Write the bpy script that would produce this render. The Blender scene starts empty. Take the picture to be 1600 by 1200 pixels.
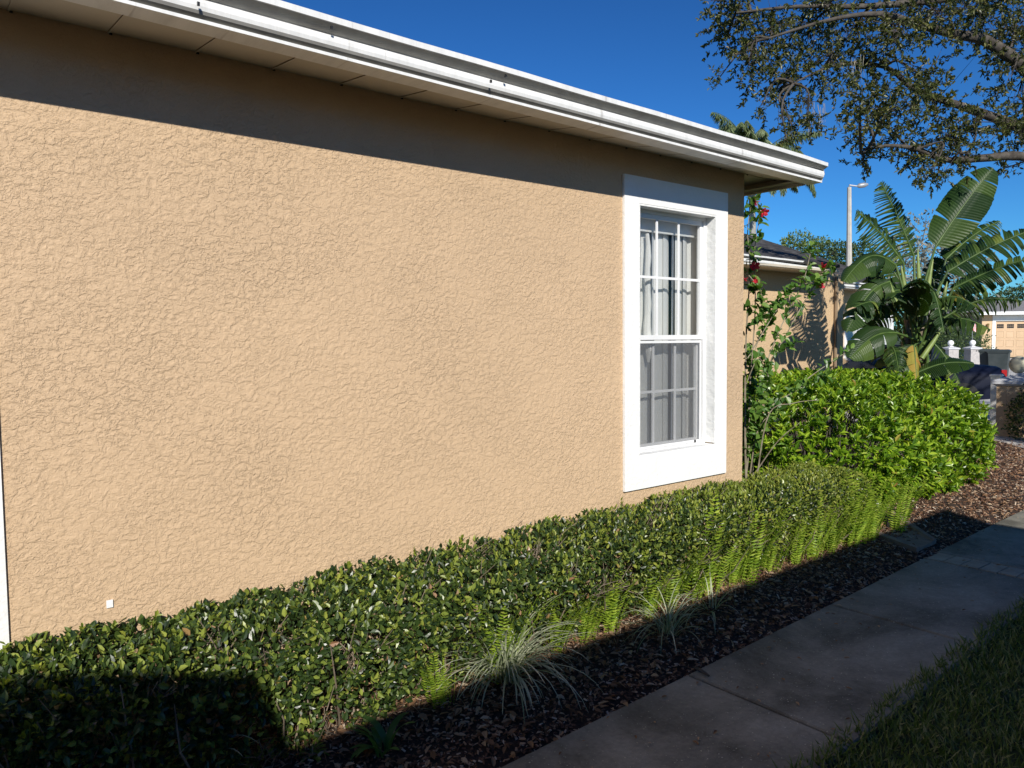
import bpy, math, random
import numpy as np
from mathutils import Matrix, Vector
rng = np.random.default_rng(7)
random.seed(7)
SC = bpy.context.scene
COL = SC.collection

# ------------------------------------------------------------ camera, sky, sun
F = 1179.0
Xc = np.array([1477, 81, -F]); Xc /= np.linalg.norm(Xc)
Yc = np.array([-945, 58, -F]); Yc -= Xc * (Yc @ Xc); Yc /= np.linalg.norm(Yc)
RC = np.array([Xc, Yc, np.cross(Xc, Yc)])          # world from camera
EYE = np.array([0, 0, 1.6])
cam = bpy.data.cameras.new('camera'); co = bpy.data.objects.new('camera', cam); COL.objects.link(co)
co.matrix_world = Matrix.Translation(Vector(EYE)) @ Matrix([list(r) for r in RC]).to_4x4()
cam.sensor_width = 36; cam.lens = 36 * F / 1600; cam.clip_start = .05; cam.clip_end = 3000
SC.camera = co

SUN_EL = math.radians(30); SUN_AZ = math.radians(30)
TO_SUN = np.array([-math.cos(SUN_EL) * math.sin(SUN_AZ), -math.cos(SUN_EL) * math.cos(SUN_AZ), math.sin(SUN_EL)])
w = bpy.data.worlds.new('World'); SC.world = w; w.use_nodes = True
nt = w.node_tree; bg = nt.nodes['Background']
sky = nt.nodes.new('ShaderNodeTexSky'); sky.sky_type = 'NISHITA'; sky.sun_disc = False
sky.sun_elevation = SUN_EL; sky.sun_rotation = math.atan2(TO_SUN[0], TO_SUN[1])
sky.air_density = 1.0; sky.dust_density = 0.1; sky.ozone_density = 3.0; sky.altitude = 0
sc0 = nt.nodes.new('ShaderNodeVectorMath'); sc0.operation = 'SCALE'; sc0.inputs['Scale'].default_value = .05
gm = nt.nodes.new('ShaderNodeGamma'); gm.inputs[1].default_value = 1.4
tint = nt.nodes.new('ShaderNodeVectorMath'); tint.operation = 'MULTIPLY'; tint.inputs[1].default_value = (8.4, 20.5, 30.5)   # a deep clear winter blue
nt.links.new(sky.outputs[0], sc0.inputs[0]); nt.links.new(sc0.outputs[0], gm.inputs[0]); nt.links.new(gm.outputs[0], tint.inputs[0])
nt.links.new(tint.outputs[0], bg.inputs[0]); bg.inputs[1].default_value = 0.1
sun = bpy.data.lights.new('sun', 'SUN'); sun.energy = 5.0; sun.angle = math.radians(.5); sun.color = (1, .95, .86)
so = bpy.data.objects.new('sun', sun); COL.objects.link(so)
so.rotation_euler = Vector(TO_SUN).to_track_quat('Z', 'Y').to_euler()
SC.view_settings.view_transform = 'Standard'; SC.view_settings.look = 'None'
SC.view_settings.exposure = 0.14; SC.view_settings.gamma = 1

# ------------------------------------------------------------ helpers
def ray(px, py): return RC @ np.array([px - 800, 600 - py, -F])
def at(px, py, d): return EYE + ray(px, py) / F * d          # point at forward depth d
def onz(px, py, z):
    d = ray(px, py); return EYE + d * (z - EYE[2]) / d[2]
def ony(px, py, y):
    d = ray(px, py); return EYE + d * y / d[1]

def hexc(r, g, b): return (r, g, b, 1)
def newmat(name):
    m = bpy.data.materials.new(name); m.use_nodes = True
    return m, m.node_tree, m.node_tree.nodes['Principled BSDF']
def noise(nt, scale, detail=4, rough=.5, dist=0, vec=None):
    n = nt.nodes.new('ShaderNodeTexNoise'); n.inputs['Scale'].default_value = scale
    n.inputs['Detail'].default_value = detail; n.inputs['Roughness'].default_value = rough
    n.inputs['Distortion'].default_value = dist
    if vec: nt.links.new(vec, n.inputs['Vector'])
    return n
def objco(nt, scale=None):
    t = nt.nodes.new('ShaderNodeTexCoord'); o = t.outputs['Object']
    if scale:
        mp = nt.nodes.new('ShaderNodeMapping'); mp.inputs['Scale'].default_value = scale
        nt.links.new(o, mp.inputs[0]); o = mp.outputs[0]
    return o
def ramp(nt, fac, stops, interp='LINEAR'):
    r = nt.nodes.new('ShaderNodeValToRGB'); r.color_ramp.interpolation = interp
    e = r.color_ramp.elements
    while len(e) < len(stops): e.new(.5)
    for i, (p, c) in enumerate(stops):
        e[i].position = p; e[i].color = (c[0], c[1], c[2], 1)
    nt.links.new(fac, r.inputs[0]); return r
def maprange(nt, v, a, b, c=0, d=1, smooth=False):
    m = nt.nodes.new('ShaderNodeMapRange'); m.inputs[1].default_value = a; m.inputs[2].default_value = b
    m.inputs[3].default_value = c; m.inputs[4].default_value = d
    if smooth: m.interpolation_type = 'SMOOTHSTEP'
    nt.links.new(v, m.inputs[0]); return m.outputs[0]
def math2(nt, op, a, b):
    m = nt.nodes.new('ShaderNodeMath'); m.operation = op
    for i, v in enumerate((a, b)):
        if isinstance(v, (int, float)): m.inputs[i].default_value = v
        else: nt.links.new(v, m.inputs[i])
    return m.outputs[0]
def bump(nt, p, h, dist, strength=1):
    b = nt.nodes.new('ShaderNodeBump'); b.inputs['Distance'].default_value = dist
    b.inputs['Strength'].default_value = strength
    nt.links.new(h, b.inputs['Height']); nt.links.new(b.outputs[0], p.inputs['Normal'])

def surf(name, c1, c2, scale=4, rough=.7, bscale=0, bdist=0, spec=.4, metal=0, stretch=None):
    """two-tone mottled surface with optional bump"""
    m, nt, p = newmat(name)
    v = objco(nt, stretch)
    n = noise(nt, scale, 6, .6, 0, v)
    r = ramp(nt, n.outputs[0], [(.3, c1), (.7, c2)])
    nt.links.new(r.outputs[0], p.inputs['Base Color'])
    p.inputs['Roughness'].default_value = rough; p.inputs['Specular IOR Level'].default_value = spec
    p.inputs['Metallic'].default_value = metal
    if bscale:
        b = noise(nt, bscale, 4, .6, 0, v); bump(nt, p, b.outputs[0], bdist)
    return m

def leafmat(name, stops, rough=.4, transl=.3, tcol=None, spec=.5):
    """leaf: a random tone for each leaf, gloss, and light through the blade"""
    m, nt, p = newmat(name)
    g = nt.nodes.new('ShaderNodeNewGeometry')
    r = ramp(nt, g.outputs['Random Per Island'], stops)
    nt.links.new(r.outputs[0], p.inputs['Base Color'])
    p.inputs['Roughness'].default_value = rough; p.inputs['Specular IOR Level'].default_value = spec
    t = nt.nodes.new('ShaderNodeBsdfTranslucent')
    mx = nt.nodes.new('ShaderNodeMixRGB'); mx.blend_type = 'MULTIPLY'; mx.inputs[0].default_value = 1
    mx.inputs[2].default_value = tcol or (1.3, 1.5, .5, 1)
    nt.links.new(r.outputs[0], mx.inputs[1]); nt.links.new(mx.outputs[0], t.inputs[0])
    ms = nt.nodes.new('ShaderNodeMixShader'); ms.inputs[0].default_value = transl
    nt.links.new(p.outputs[0], ms.inputs[1]); nt.links.new(t.outputs[0], ms.inputs[2])
    nt.links.new(ms.outputs[0], nt.nodes['Material Output'].inputs[0])
    return m

class MB:
    """collects geometry and links it as one mesh object"""
    def __init__(s): s.v = []; s.f = []; s.n = 0
    def add(s, v, f):
        v = np.asarray(v, float).reshape(-1, 3); f = np.asarray(f)
        s.v.append(v); s.f.append(f + s.n); s.n += len(v)
    def box(s, x0, x1, y0, y1, z0, z1):
        v = [(x, y, z) for x in (x0, x1) for y in (y0, y1) for z in (z0, z1)]
        s.add(v, [(0, 1, 3, 2), (4, 6, 7, 5), (0, 4, 5, 1), (2, 3, 7, 6), (0, 2, 6, 4), (1, 5, 7, 3)])
    def obox(s, c, ax, ay, az, hx, hy, hz):
        c = np.array(c); ax, ay, az = map(np.array, (ax, ay, az))
        v = [c + ax * i * hx + ay * j * hy + az * k * hz for i in (-1, 1) for j in (-1, 1) for k in (-1, 1)]
        s.add(v, [(0, 1, 3, 2), (4, 6, 7, 5), (0, 4, 5, 1), (2, 3, 7, 6), (0, 2, 6, 4), (1, 5, 7, 3)])
    def tube(s, pts, rad, k=6, cap=True):
        pts = np.array(pts, float); n = len(pts)
        rad = np.broadcast_to(rad, n)
        T = np.gradient(pts, axis=0); T /= np.linalg.norm(T, axis=1)[:, None] + 1e-9
        up = np.array([0, 0, 1.]) if abs(T[0][2]) < .9 else np.array([1., 0, 0])
        vs = []
        for i in range(n):
            a = np.cross(T[i], up); a /= np.linalg.norm(a) + 1e-9; b = np.cross(T[i], a); up = np.cross(a, T[i])
            for j in range(k):
                t = 2 * math.pi * j / k; vs.append(pts[i] + rad[i] * (math.cos(t) * a + math.sin(t) * b))
        fs = [(i * k + j, i * k + (j + 1) % k, (i + 1) * k + (j + 1) % k, (i + 1) * k + j) for i in range(n - 1) for j in range(k)]
        s.add(vs, fs)
        if cap:
            s.add(vs[:k], [tuple(range(k))[::-1]] ); s.add(vs[-k:], [tuple(range(k))])
    def lathe(s, c, prof, k=20):
        vs = [(c[0] + r * math.cos(2 * math.pi * j / k), c[1] + r * math.sin(2 * math.pi * j / k), c[2] + z) for r, z in prof for j in range(k)]
        fs = [(i * k + j, i * k + (j + 1) % k, (i + 1) * k + (j + 1) % k, (i + 1) * k + j) for i in range(len(prof) - 1) for j in range(k)]
        s.add(vs, fs)
    def prism(s, prof, x0, x1):
        """profile of (y, z) points swept along x"""
        n = len(prof)
        v = [(x0, y, z) for y, z in prof] + [(x1, y, z) for y, z in prof]
        s.add(v, [(i, (i + 1) % n, n + (i + 1) % n, n + i) for i in range(n)])
        s.add(v, [tuple(range(n))[::-1]]); s.add(v, [tuple(range(n, 2 * n))])
    def inst(s, tv, tf, pos, R, sc):
        """many copies of a small template; R (n,3,3) with columns side, length, normal"""
        tv = np.array(tv, float); tf = np.array(tf); pos = np.asarray(pos); n = len(pos)
        sc = np.asarray(sc, float)
        if sc.ndim == 1: sc = np.repeat(sc[:, None], 3, 1)
        v = np.einsum('nij,nkj->nki', R, tv[None] * sc[:, None, :]) + pos[:, None, :]
        f = tf[None] + (np.arange(n) * len(tv))[:, None, None]
        s.add(v.reshape(-1, 3), f.reshape(-1, tf.shape[1]))
    def build(s, name, mat, parent=None, smooth=False, mat2=None, split=0):
        me = bpy.data.meshes.new(name)
        V = np.concatenate(s.v).astype(np.float32)
        me.vertices.add(len(V)); me.vertices.foreach_set('co', V.ravel())
        loops = np.concatenate([f.ravel() for f in s.f]).astype(np.int32)
        tot = np.concatenate([np.full(len(f), f.shape[1]) for f in s.f]).astype(np.int32)
        st = np.concatenate([[0], np.cumsum(tot)[:-1]]).astype(np.int32)
        me.loops.add(len(loops)); me.loops.foreach_set('vertex_index', loops)
        me.polygons.add(len(tot)); me.polygons.foreach_set('loop_start', st); me.polygons.foreach_set('loop_total', tot)
        me.polygons.foreach_set('use_smooth', np.full(len(tot), bool(smooth)))
        me.update(calc_edges=True); me.validate()
        me.materials.append(mat)
        if mat2:      # faces from number `split` on take the second material
            me.materials.append(mat2); mi = np.zeros(len(tot), np.int32)
            if np.ndim(split): mi[:len(split)] = split
            else: mi[split:] = 1
            me.polygons.foreach_set('material_index', mi)
        o = bpy.data.objects.new(name, me); COL.objects.link(o)
        if parent is not None:
            o.parent = parent
            o.matrix_parent_inverse = pmat(parent).inverted()
        return o
def pmat(o):
    m = Matrix.LocRotScale(o.location, o.rotation_euler, o.scale)
    return (pmat(o.parent) @ o.matrix_parent_inverse @ m) if o.parent else m
def tag(o, label=None, cat=None, group=None, kind=None):
    for k, v in (('label', label), ('category', cat), ('group', group), ('kind', kind)):
        if v: o[k] = v
    return o
def empty(name, loc, label, cat, group=None, rz=0):
    o = bpy.data.objects.new(name, None); COL.objects.link(o); o.location = tuple(loc); o.rotation_euler = (0, 0, rz)
    o.empty_display_size = .1
    return tag(o, label, cat, group)
def norm(a): a = np.asarray(a, float); return a / (np.linalg.norm(a, axis=-1, keepdims=True) + 1e-9)
def frames(d, up):
    """columns side, length d, normal close to up"""
    d = norm(d); side = norm(np.cross(d, up)); nrm = np.cross(side, d)
    return np.stack([side, d, nrm], axis=-1)
def rdir(n): return norm(rng.normal(size=(n, 3)))
LEAF_V = [(0, 0, 0), (0, .5, -.04), (0, 1, -.12), (-.5, .35, .1), (-.38, .72, .04), (.5, .35, .1), (.38, .72, .04)]
LEAF_F = [(0, 1, 3), (3, 1, 4), (1, 2, 4), (0, 5, 1), (5, 6, 1), (1, 6, 2)]
DIA_V = [(0, 0, 0), (-.5, .5, .05), (0, 1, 0), (.5, .5, .05)]
DIA_F = [(0, 3, 2, 1)]

# ------------------------------------------------------------ materials
def stucco(name, c, bs=1.0, amp=.004):
    m, nt, p = newmat(name)
    v = objco(nt, (1, 1, 1.25))
    big = noise(nt, 1.1, 3, .5, 0, v)
    r = ramp(nt, big.outputs[0], [(.3, tuple(x * .95 for x in c)), (.7, tuple(min(1, x * 1.04) for x in c))])
    nt.links.new(r.outputs[0], p.inputs['Base Color'])
    p.inputs['Roughness'].default_value = .62; p.inputs['Specular IOR Level'].default_value = .35
    a = noise(nt, 21 * bs, 5, .64, .7, v); b = noise(nt, 42 * bs, 4, .6, .5, v); d = noise(nt, 120 * bs, 3, .6, 0, v)
    sel = noise(nt, 3.2, 2, .5, 0, v)
    ha = maprange(nt, a.outputs[0], .47, .53, 0, 1, True)
    hb = maprange(nt, b.outputs[0], .49, .55, 0, 1, True)
    hsel = maprange(nt, sel.outputs[0], .38, .58, .15, 1)
    hb2 = math2(nt, 'MULTIPLY', hb, hsel)
    sel2 = noise(nt, 1.7, 3, .6, .5, v)
    hs2 = maprange(nt, sel2.outputs[0], .38, .62, .5, 1)
    h = math2(nt, 'ADD', math2(nt, 'MULTIPLY', math2(nt, 'MULTIPLY', ha, hs2), .50), math2(nt, 'MULTIPLY', hb2, .30))
    h = math2(nt, 'ADD', h, math2(nt, 'MULTIPLY', a.outputs[0], 1.5))
    h = math2(nt, 'ADD', h, math2(nt, 'MULTIPLY', b.outputs[0], 1.3))
    h = math2(nt, 'ADD', h, math2(nt, 'MULTIPLY', d.outputs[0], .45))
    bump(nt, p, h, amp)
    return m
M_STUC = stucco('tan_stucco', (.57, .408, .256), 1.22, .0026)
M_STUC2 = stucco('cream_stucco', (.60, .43, .26), 1.0, .003)
M_TRIM = surf('white_painted_trim', (.76, .76, .745), (.84, .84, .83), 2.5, .6, 38, .0035)
def streaky():
    m, nt, p = newmat('white_gutter_paint')
    v = objco(nt, (6, 1, 1)); n = noise(nt, 3, 6, .7, 0, v)
    v2 = objco(nt, (9, .3, .3)); n2 = noise(nt, 2.2, 2, .5, 0, v2)
    s = maprange(nt, n2.outputs[0], .66, .71)
    r = ramp(nt, n.outputs[0], [(.3, (.66, .66, .64)), (.6, (.80, .80, .78))])
    mx = nt.nodes.new('ShaderNodeMixRGB'); nt.links.new(s, mx.inputs[0]); nt.links.new(r.outputs[0], mx.inputs[1])
    mx.inputs[2].default_value = (.56, .55, .53, 1)
    nt.links.new(mx.outputs[0], p.inputs['Base Color']); p.inputs['Roughness'].default_value = .35
    return m
M_GUT = streaky()
M_GUTSHADE = surf('painted_groove_shade', (.26, .25, .23), (.40, .39, .36), 9, .6)  # shade in the gutter grooves, put in as a darker grey
M_SOFF = surf('beige_soffit', (.50, .45, .36), (.58, .52, .42), 3, .6)
def shingles(name):
    m, nt, p = newmat(name)
    b = nt.nodes.new('ShaderNodeTexBrick'); v = objco(nt)
    nt.links.new(v, b.inputs['Vector']); b.inputs['Scale'].default_value = 1
    b.inputs['Brick Width'].default_value = .3; b.inputs['Row Height'].default_value = .13
    b.inputs['Mortar Size'].default_value = .012; b.inputs['Mortar Smooth'].default_value = .4
    b.inputs['Color1'].default_value = (.03, .028, .028, 1); b.inputs['Color2'].default_value = (.085, .08, .078, 1)
    b.inputs['Mortar'].default_value = (.012, .012, .012, 1)
    n = noise(nt, 60, 4, .7, 0, v)
    mx = nt.nodes.new('ShaderNodeMixRGB'); mx.blend_type = 'MULTIPLY'; mx.inputs[0].default_value = 1
    rr = ramp(nt, n.outputs[0], [(.35, (.5, .5, .5)), (.65, (1.3, 1.3, 1.3))])
    nt.links.new(b.outputs[0], mx.inputs[1]); nt.links.new(rr.outputs[0], mx.inputs[2])
    nt.links.new(mx.outputs[0], p.inputs['Base Color']); p.inputs['Roughness'].default_value = .9
    bump(nt, p, b.outputs['Fac'], -.01)
    return m
M_SHING = shingles('dark_asphalt_shingles')
M_SASH = surf('white_aluminium_sash', (.72, .73, .73), (.80, .80, .80), 4, .35)
M_BLIND = surf('white_vinyl_blind', (.80, .81, .80), (.88, .88, .86), 3, .55)
M_DARK = surf('dark_interior', (.05, .05, .05), (.08, .08, .08), 3, .9)
def glassmat():
    m, nt, p = newmat('window_glass')
    t = nt.nodes.new('ShaderNodeBsdfTransparent'); t.inputs[0].default_value = (.98, .99, .985, 1)
    g = nt.nodes.new('ShaderNodeBsdfGlossy'); g.inputs['Roughness'].default_value = .01
    fr = nt.nodes.new('ShaderNodeFresnel'); fr.inputs[0].default_value = 1.5
    ms = nt.nodes.new('ShaderNodeMixShader')
    nt.links.new(fr.outputs[0], ms.inputs[0]); nt.links.new(t.outputs[0], ms.inputs[1]); nt.links.new(g.outputs[0], ms.inputs[2])
    nt.links.new(ms.outputs[0], nt.nodes['Material Output'].inputs[0]); nt.nodes.remove(p)
    return m
M_GLASS = glassmat()
def screenmat():
    m, nt, p = newmat('insect_screen')
    p.inputs['Base Color'].default_value = (.16, .17, .19, 1); p.inputs['Roughness'].default_value = .7
    t = nt.nodes.new('ShaderNodeBsdfTransparent'); ms = nt.nodes.new('ShaderNodeMixShader'); ms.inputs[0].default_value = .24
    nt.links.new(t.outputs[0], ms.inputs[1]); nt.links.new(p.outputs[0], ms.inputs[2])
    nt.links.new(ms.outputs[0], nt.nodes['Material Output'].inputs[0]); return m
M_SCREEN = screenmat()
def concrete(name, c1, c2):
    m, nt, p = newmat(name); v = objco(nt)
    a = noise(nt, 1.7, 7, .68, .4, v); b = noise(nt, 45, 6, .7, 0, v); s = noise(nt, 160, 2, .5, 0, v)
    r = ramp(nt, a.outputs[0], [(.36, c1), (.50, tuple((x + y) / 2 for x, y in zip(c1, c2))), (.66, c2)])
    f = ramp(nt, b.outputs[0], [(.3, (.78, .78, .78)), (.7, (1.12, 1.12, 1.12))])
    mx = nt.nodes.new('ShaderNodeMixRGB'); mx.blend_type = 'MULTIPLY'; mx.inputs[0].default_value = 1
    nt.links.new(r.outputs[0], mx.inputs[1]); nt.links.new(f.outputs[0], mx.inputs[2])
    sp = maprange(nt, s.outputs[0], .70, .74)
    m2 = nt.nodes.new('ShaderNodeMixRGB'); nt.links.new(sp, m2.inputs[0]); nt.links.new(mx.outputs[0], m2.inputs[1])
    m2.inputs[2].default_value = (.5, .48, .43, 1)
    nt.links.new(m2.outputs[0], p.inputs['Base Color']); p.inputs['Roughness'].default_value = .85
    bump(nt, p, b.outputs[0], .003); return m
M_PATH = concrete('grey_concrete', (.115, .105, .080), (.33, .305, .248))
M_PAVER = surf('tan_paver', (.30, .25, .19), (.44, .37, .28), 9, .85, 70, .002)
M_ROAD = concrete('pale_concrete', (.45, .43, .40), (.55, .53, .49))
M_SOIL = surf('dark_mulch_soil', (.022, .014, .010), (.06, .035, .022), 30, .95, 60, .01)
M_GRASSG = surf('lawn_ground', (.03, .045, .015), (.06, .08, .03), 8, .95, 40, .01)
def chipmat():
    m, nt, p = newmat('bark_chips')
    g = nt.nodes.new('ShaderNodeNewGeometry')
    r = ramp(nt, g.outputs['Random Per Island'], [(0, (.045, .022, .014)), (.35, (.13, .060, .034)), (.6, (.22, .11, .060)), (.80, (.34, .21, .125)), (.93, (.46, .35, .26)), (1, (.60, .50, .39))])
    nt.links.new(r.outputs[0], p.inputs['Base Color']); p.inputs['Roughness'].default_value = .85; return m
M_CHIP = chipmat()
M_LITTER = leafmat('dry_leaf', [(0, (.16, .08, .04)), (.5, (.30, .17, .09)), (.8, (.42, .28, .17)), (1, (.5, .4, .28))], .7, .15, (1, .9, .6, 1), .2)
M_SPECK = leafmat('pale_petal_bits', [(0, (.25, .22, .15)), (.6, (.45, .42, .3)), (1, (.65, .62, .5))], .8, .05, (1, 1, 1, 1), .2)
M_HEDGE = leafmat('hedge_leaf', [(0, (.014, .030, .009)), (.45, (.034, .062, .014)), (.72, (.085, .128, .024)), (.88, (.19, .24, .042)), (.985, (.29, .33, .06)), (.99, (.28, .13, .06)), (1, (.38, .27, .17))], .36, .2, None, .52)
M_HEDGEY = leafmat('new_hedge_leaf', [(0, (.10, .15, .02)), (.5, (.20, .25, .04)), (1, (.34, .36, .06))], .4, .3, None, .35)
M_TWIG = surf('grey_brown_twig', (.13, .10, .07), (.26, .21, .16), 20, .8)
M_BUSH = leafmat('bright_bush_leaf', [(0, (.06, .14, .012)), (.4, (.16, .29, .02)), (.72, (.30, .44, .028)), (.94, (.40, .52, .045)), (.985, (.42, .44, .06)), (1, (.36, .2, .06))], .35, .33, (1.25, 1.4, .4, 1), .5)
M_FERN = leafmat('fern_frond', [(0, (.18, .30, .03)), (.5, (.30, .43, .04)), (.95, (.46, .55, .08)), (.97, (.42, .36, .10)), (1, (.35, .22, .08))], .45, .42, (1.2, 1.3, .4, 1), .35)
M_LIRI = leafmat('variegated_blade', [(0, (.19, .24, .12)), (.4, (.38, .41, .27)), (1, (.60, .62, .46))], .45, .25, (1.1, 1.2, .8, 1), .4)
M_STRAP = leafmat('strap_leaf', [(0, (.05, .12, .03)), (1, (.12, .22, .05))], .4, .3)
M_GRASS = leafmat('grass_blade', [(0, (.06, .10, .025)), (.6, (.14, .19, .05)), (.85, (.24, .26, .11)), (1, (.38, .35, .20))], .5, .3)
M_BARK = surf('oak_bark', (.035, .028, .022), (.11, .095, .08), 12, .9, 30, .01)
M_OAK = leafmat('oak_leaf', [(0, (.028, .040, .012)), (.5, (.070, .084, .022)), (.85, (.14, .145, .04)), (.97, (.22, .21, .07)), (1, (.24, .18, .09))], .42, .30, (1.3, 1.4, .5, 1), .4)
M_BIRD = leafmat('paddle_leaf', [(0, (.014, .036, .010)), (.5, (.030, .064, .015)), (.85, (.065, .11, .024)), (1, (.15, .19, .04))], .42, .24, (1.4, 1.6, .4, 1), .28)
M_BIRDY = leafmat('yellowing_paddle_leaf', [(0, (.20, .27, .05)), (.6, (.42, .33, .07)), (1, (.45, .2, .06))], .5, .3)
M_PETI = surf('yellow_green_stalk', (.13, .19, .045), (.27, .33, .10), 8, .5)
M_RIB = surf('green_midrib', (.05, .09, .025), (.10, .16, .04), 8, .45)
M_HIB = leafmat('hibiscus_leaf', [(0, (.05, .12, .02)), (.6, (.09, .19, .03)), (1, (.20, .31, .06))], .35, .3)
M_RED = leafmat('red_petal', [(0, (.62, .02, .04)), (.6, (.75, .04, .07)), (1, (.8, .1, .12))], .5, .35, (1.2, .6, .6, 1), .3)
M_HIBST = surf('pale_hibiscus_stem', (.14, .11, .07), (.34, .30, .22), 15, .8)
M_YEL = leafmat('yellow_leaf', [(0, (.6, .6, .05)), (1, (.8, .75, .12))], .5, .35)

# ------------------------------------------------------------ ground
def terrain(x, y):
    d = x * .623 + y * .78
    return np.maximum(0, d - 24) * .018
def sheet(name, pts, z, mat, kind='structure'):
    b = MB(); n = len(pts)
    v = [(x, y, z + float(terrain(x, y))) for x, y in pts]
    b.add(v, [tuple(range(n))]); o = b.build(name, mat); o['kind'] = kind; return o
b = MB()
gx = np.concatenate([[-900, -300, -100, -40], np.arange(-20, 140, 4.), [160, 300, 900, 2500]])
gy = np.concatenate([[-900, -300, -100, -40], np.arange(-20, 100, 4.), [120, 300, 900, 2500]])
G = np.array([(x, y, -.03 + min(float(terrain(x, y)), 3.0)) for x in gx for y in gy])
ny = len(gy)
b.add(G, [(i * ny + j, (i + 1) * ny + j, (i + 1) * ny + j + 1, i * ny + j + 1) for i in range(len(gx) - 1) for j in range(ny - 1)])
tag(b.build('ground', M_GRASSG), kind='structure')

def path_edge(x):   # left (bed side) and right (lawn side) edges of the path
    return 2.19 + .042 * (x - 1.64) - .0028 * max(0, x - 6) ** 2, 1.42 + .038 * (x - 2.6)
# path slabs with open joints
b = MB(); soil = MB()
cuts = [-4.3, -2.85, -1.42, 0, 1.42, 2.85, 4.275, 5.70]
def slab(b, xa, xb, z0=-.06, z1=0.0, g=.011):
    xa += g; xb -= g
    la, ra = path_edge(xa); lb, rb = path_edge(xb); e = .008
    top = [(xa, ra + e), (xb, rb + e), (xb, lb - e), (xa, la - e)]
    v = [(x, y, z0) for x, y in top] + [(xa, ra, z1 - e), (xb, rb, z1 - e), (xb, lb, z1 - e), (xa, la, z1 - e)] + \
        [(xa + e * .6, ra + e, z1), (xb - e * .6, rb + e, z1), (xb - e * .6, lb - e, z1), (xa + e * .6, la - e, z1)]
    b.add(v, [(i, (i + 1) % 4, 4 + (i + 1) % 4, 4 + i) for i in range(4)] + [(4 + i, 4 + (i + 1) % 4, 8 + (i + 1) % 4, 8 + i) for i in range(4)] + [(8, 9, 10, 11)])
for a, c in zip(cuts[:-1], cuts[1:]): slab(b, a, c)
for a, c in zip([5.93, 7.19, 8.6, 10.0], [7.19, 8.6, 10.0, 11.4]): slab(b, a, c)
pth = b.build('path', M_PATH); pth['kind'] = 'structure'
# band of small pavers across the path
b = MB(); yl, yr = path_edge(5.81)
for r, (xa, xb) in enumerate(((5.705, 5.925),)):
    y = yr
    while y < yl - .02:
        b.box(xa + .004, xb - .004, y + .004, min(y + .115, yl) - .004, -.05, .001 + random.uniform(-.002, .002)); y += .115
tag(b.build('paver_band', M_PAVER), kind='structure')
# mulch bed: soil sheet rising from path edge to the hedge, then right side
b = MB(); rows = []
xs = np.arange(-3, 12.6, .15); prof = [(0, -.035), (.04, -.02), (.12, .012), (.3, .04), (.5, .08), (1.0, .09), (3.4, .06)]
for x in xs:
    l, _ = path_edge(x)
    for dy, z in prof:
        rows.append((x, l + dy + rng.normal() * .004, z + rng.normal() * .006))
n = len(prof)
b.add(rows, [(i * n + j, (i + 1) * n + j, (i + 1) * n + j + 1, i * n + j + 1) for i in range(len(xs) - 1) for j in range(n - 1)])
tag(b.build('mulch_soil', M_SOIL), kind='structure')
def bedz(x, y):
    l = np.vectorize(lambda q: path_edge(q)[0])(x)
    return np.interp(y - l, [p[0] for p in prof], [p[1] for p in prof])
# loose bark chips
def chips(n, x0, x1, smin, smax):
    x = rng.uniform(x0, x1, n); l = np.vectorize(lambda q: path_edge(q)[0])(x)
    wd = np.where(x > 6.0, 2.4, .95)
    y = l - .01 + wd * rng.beta(1.0, 1.2, n)
    z = bedz(x, y) + rng.uniform(.002, .014, n)
    d = rdir(n); d[:, 2] *= .35; up = rdir(n) * .45; up[:, 2] += 1
    s = rng.uniform(smin, smax, n)
    return np.stack([x, y, z], 1), frames(d, up), np.stack([s * rng.uniform(.25, .5, n), s, s * .8], 1)
CH_V = [(-.5, 0, 0), (.5, .05, 0), (.42, .9, .05), (-.3, 1, .02), (-.4, .1, .16), (.4, .12, .16), (.35, .85, .2), (-.25, .9, .17)]
CH_F = [(4, 5, 6, 7), (0, 1, 5, 4), (1, 2, 6, 5), (2, 3, 7, 6), (3, 0, 4, 7)]
b = MB()
for a in ((24000, .3, 6.5, .009, .028), (20000, 5.8, 12.4, .014, .038)):
    p, R, s = chips(*a); b.inst(CH_V, CH_F, p, R, s)
tag(b.build('bark_mulch', M_CHIP), 'reddish brown bark chip mulch spread between hedge and concrete path', 'mulch', kind='stuff')
# dry leaves in the bed, bits on the path
b = MB(); n = 2600
x = rng.uniform(.3, 12, n); l = np.vectorize(lambda q: path_edge(q)[0])(x); y = l + .02 + rng.beta(1, 1.8, n) * np.where(x > 6, 2, .8)
up = rdir(n) * .5; up[:, 2] += 1; d = rdir(n); d[:, 2] *= .3; s = rng.uniform(.03, .055, n)
b.inst(LEAF_V, LEAF_F, np.stack([x, y, bedz(x, y) + .022], 1), frames(d, up), np.stack([s * .45, s, s], 1))
n = 170; x = rng.uniform(1.2, 8.5, n); l = np.vectorize(lambda q: path_edge(q)[0])(x)
y = l - rng.beta(.8, 1.6, n) * .78; up = rdir(n) * .2; up[:, 2] += 1; d = rdir(n); d[:, 2] = 0; s = rng.uniform(.012, .035, n)
b.inst(LEAF_V, LEAF_F, np.stack([x, y, np.full(n, .007)], 1), frames(d, up), np.stack([s * .4, s, s], 1))
n = 1600; x = rng.uniform(.4, 5.6, n); y = np.interp(x, [0, 6], [2.62, 2.78]) + rng.normal(size=n) * .06; up = rdir(n) * .5; up[:, 2] += 1; d = rdir(n); d[:, 2] *= .3; s = rng.uniform(.04, .09, n)
b.inst(DIA_V, DIA_F, np.stack([x, y, bedz(x, y) + .025], 1), frames(d, up), np.stack([np.full(n, .004), s, s], 1))
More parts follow.
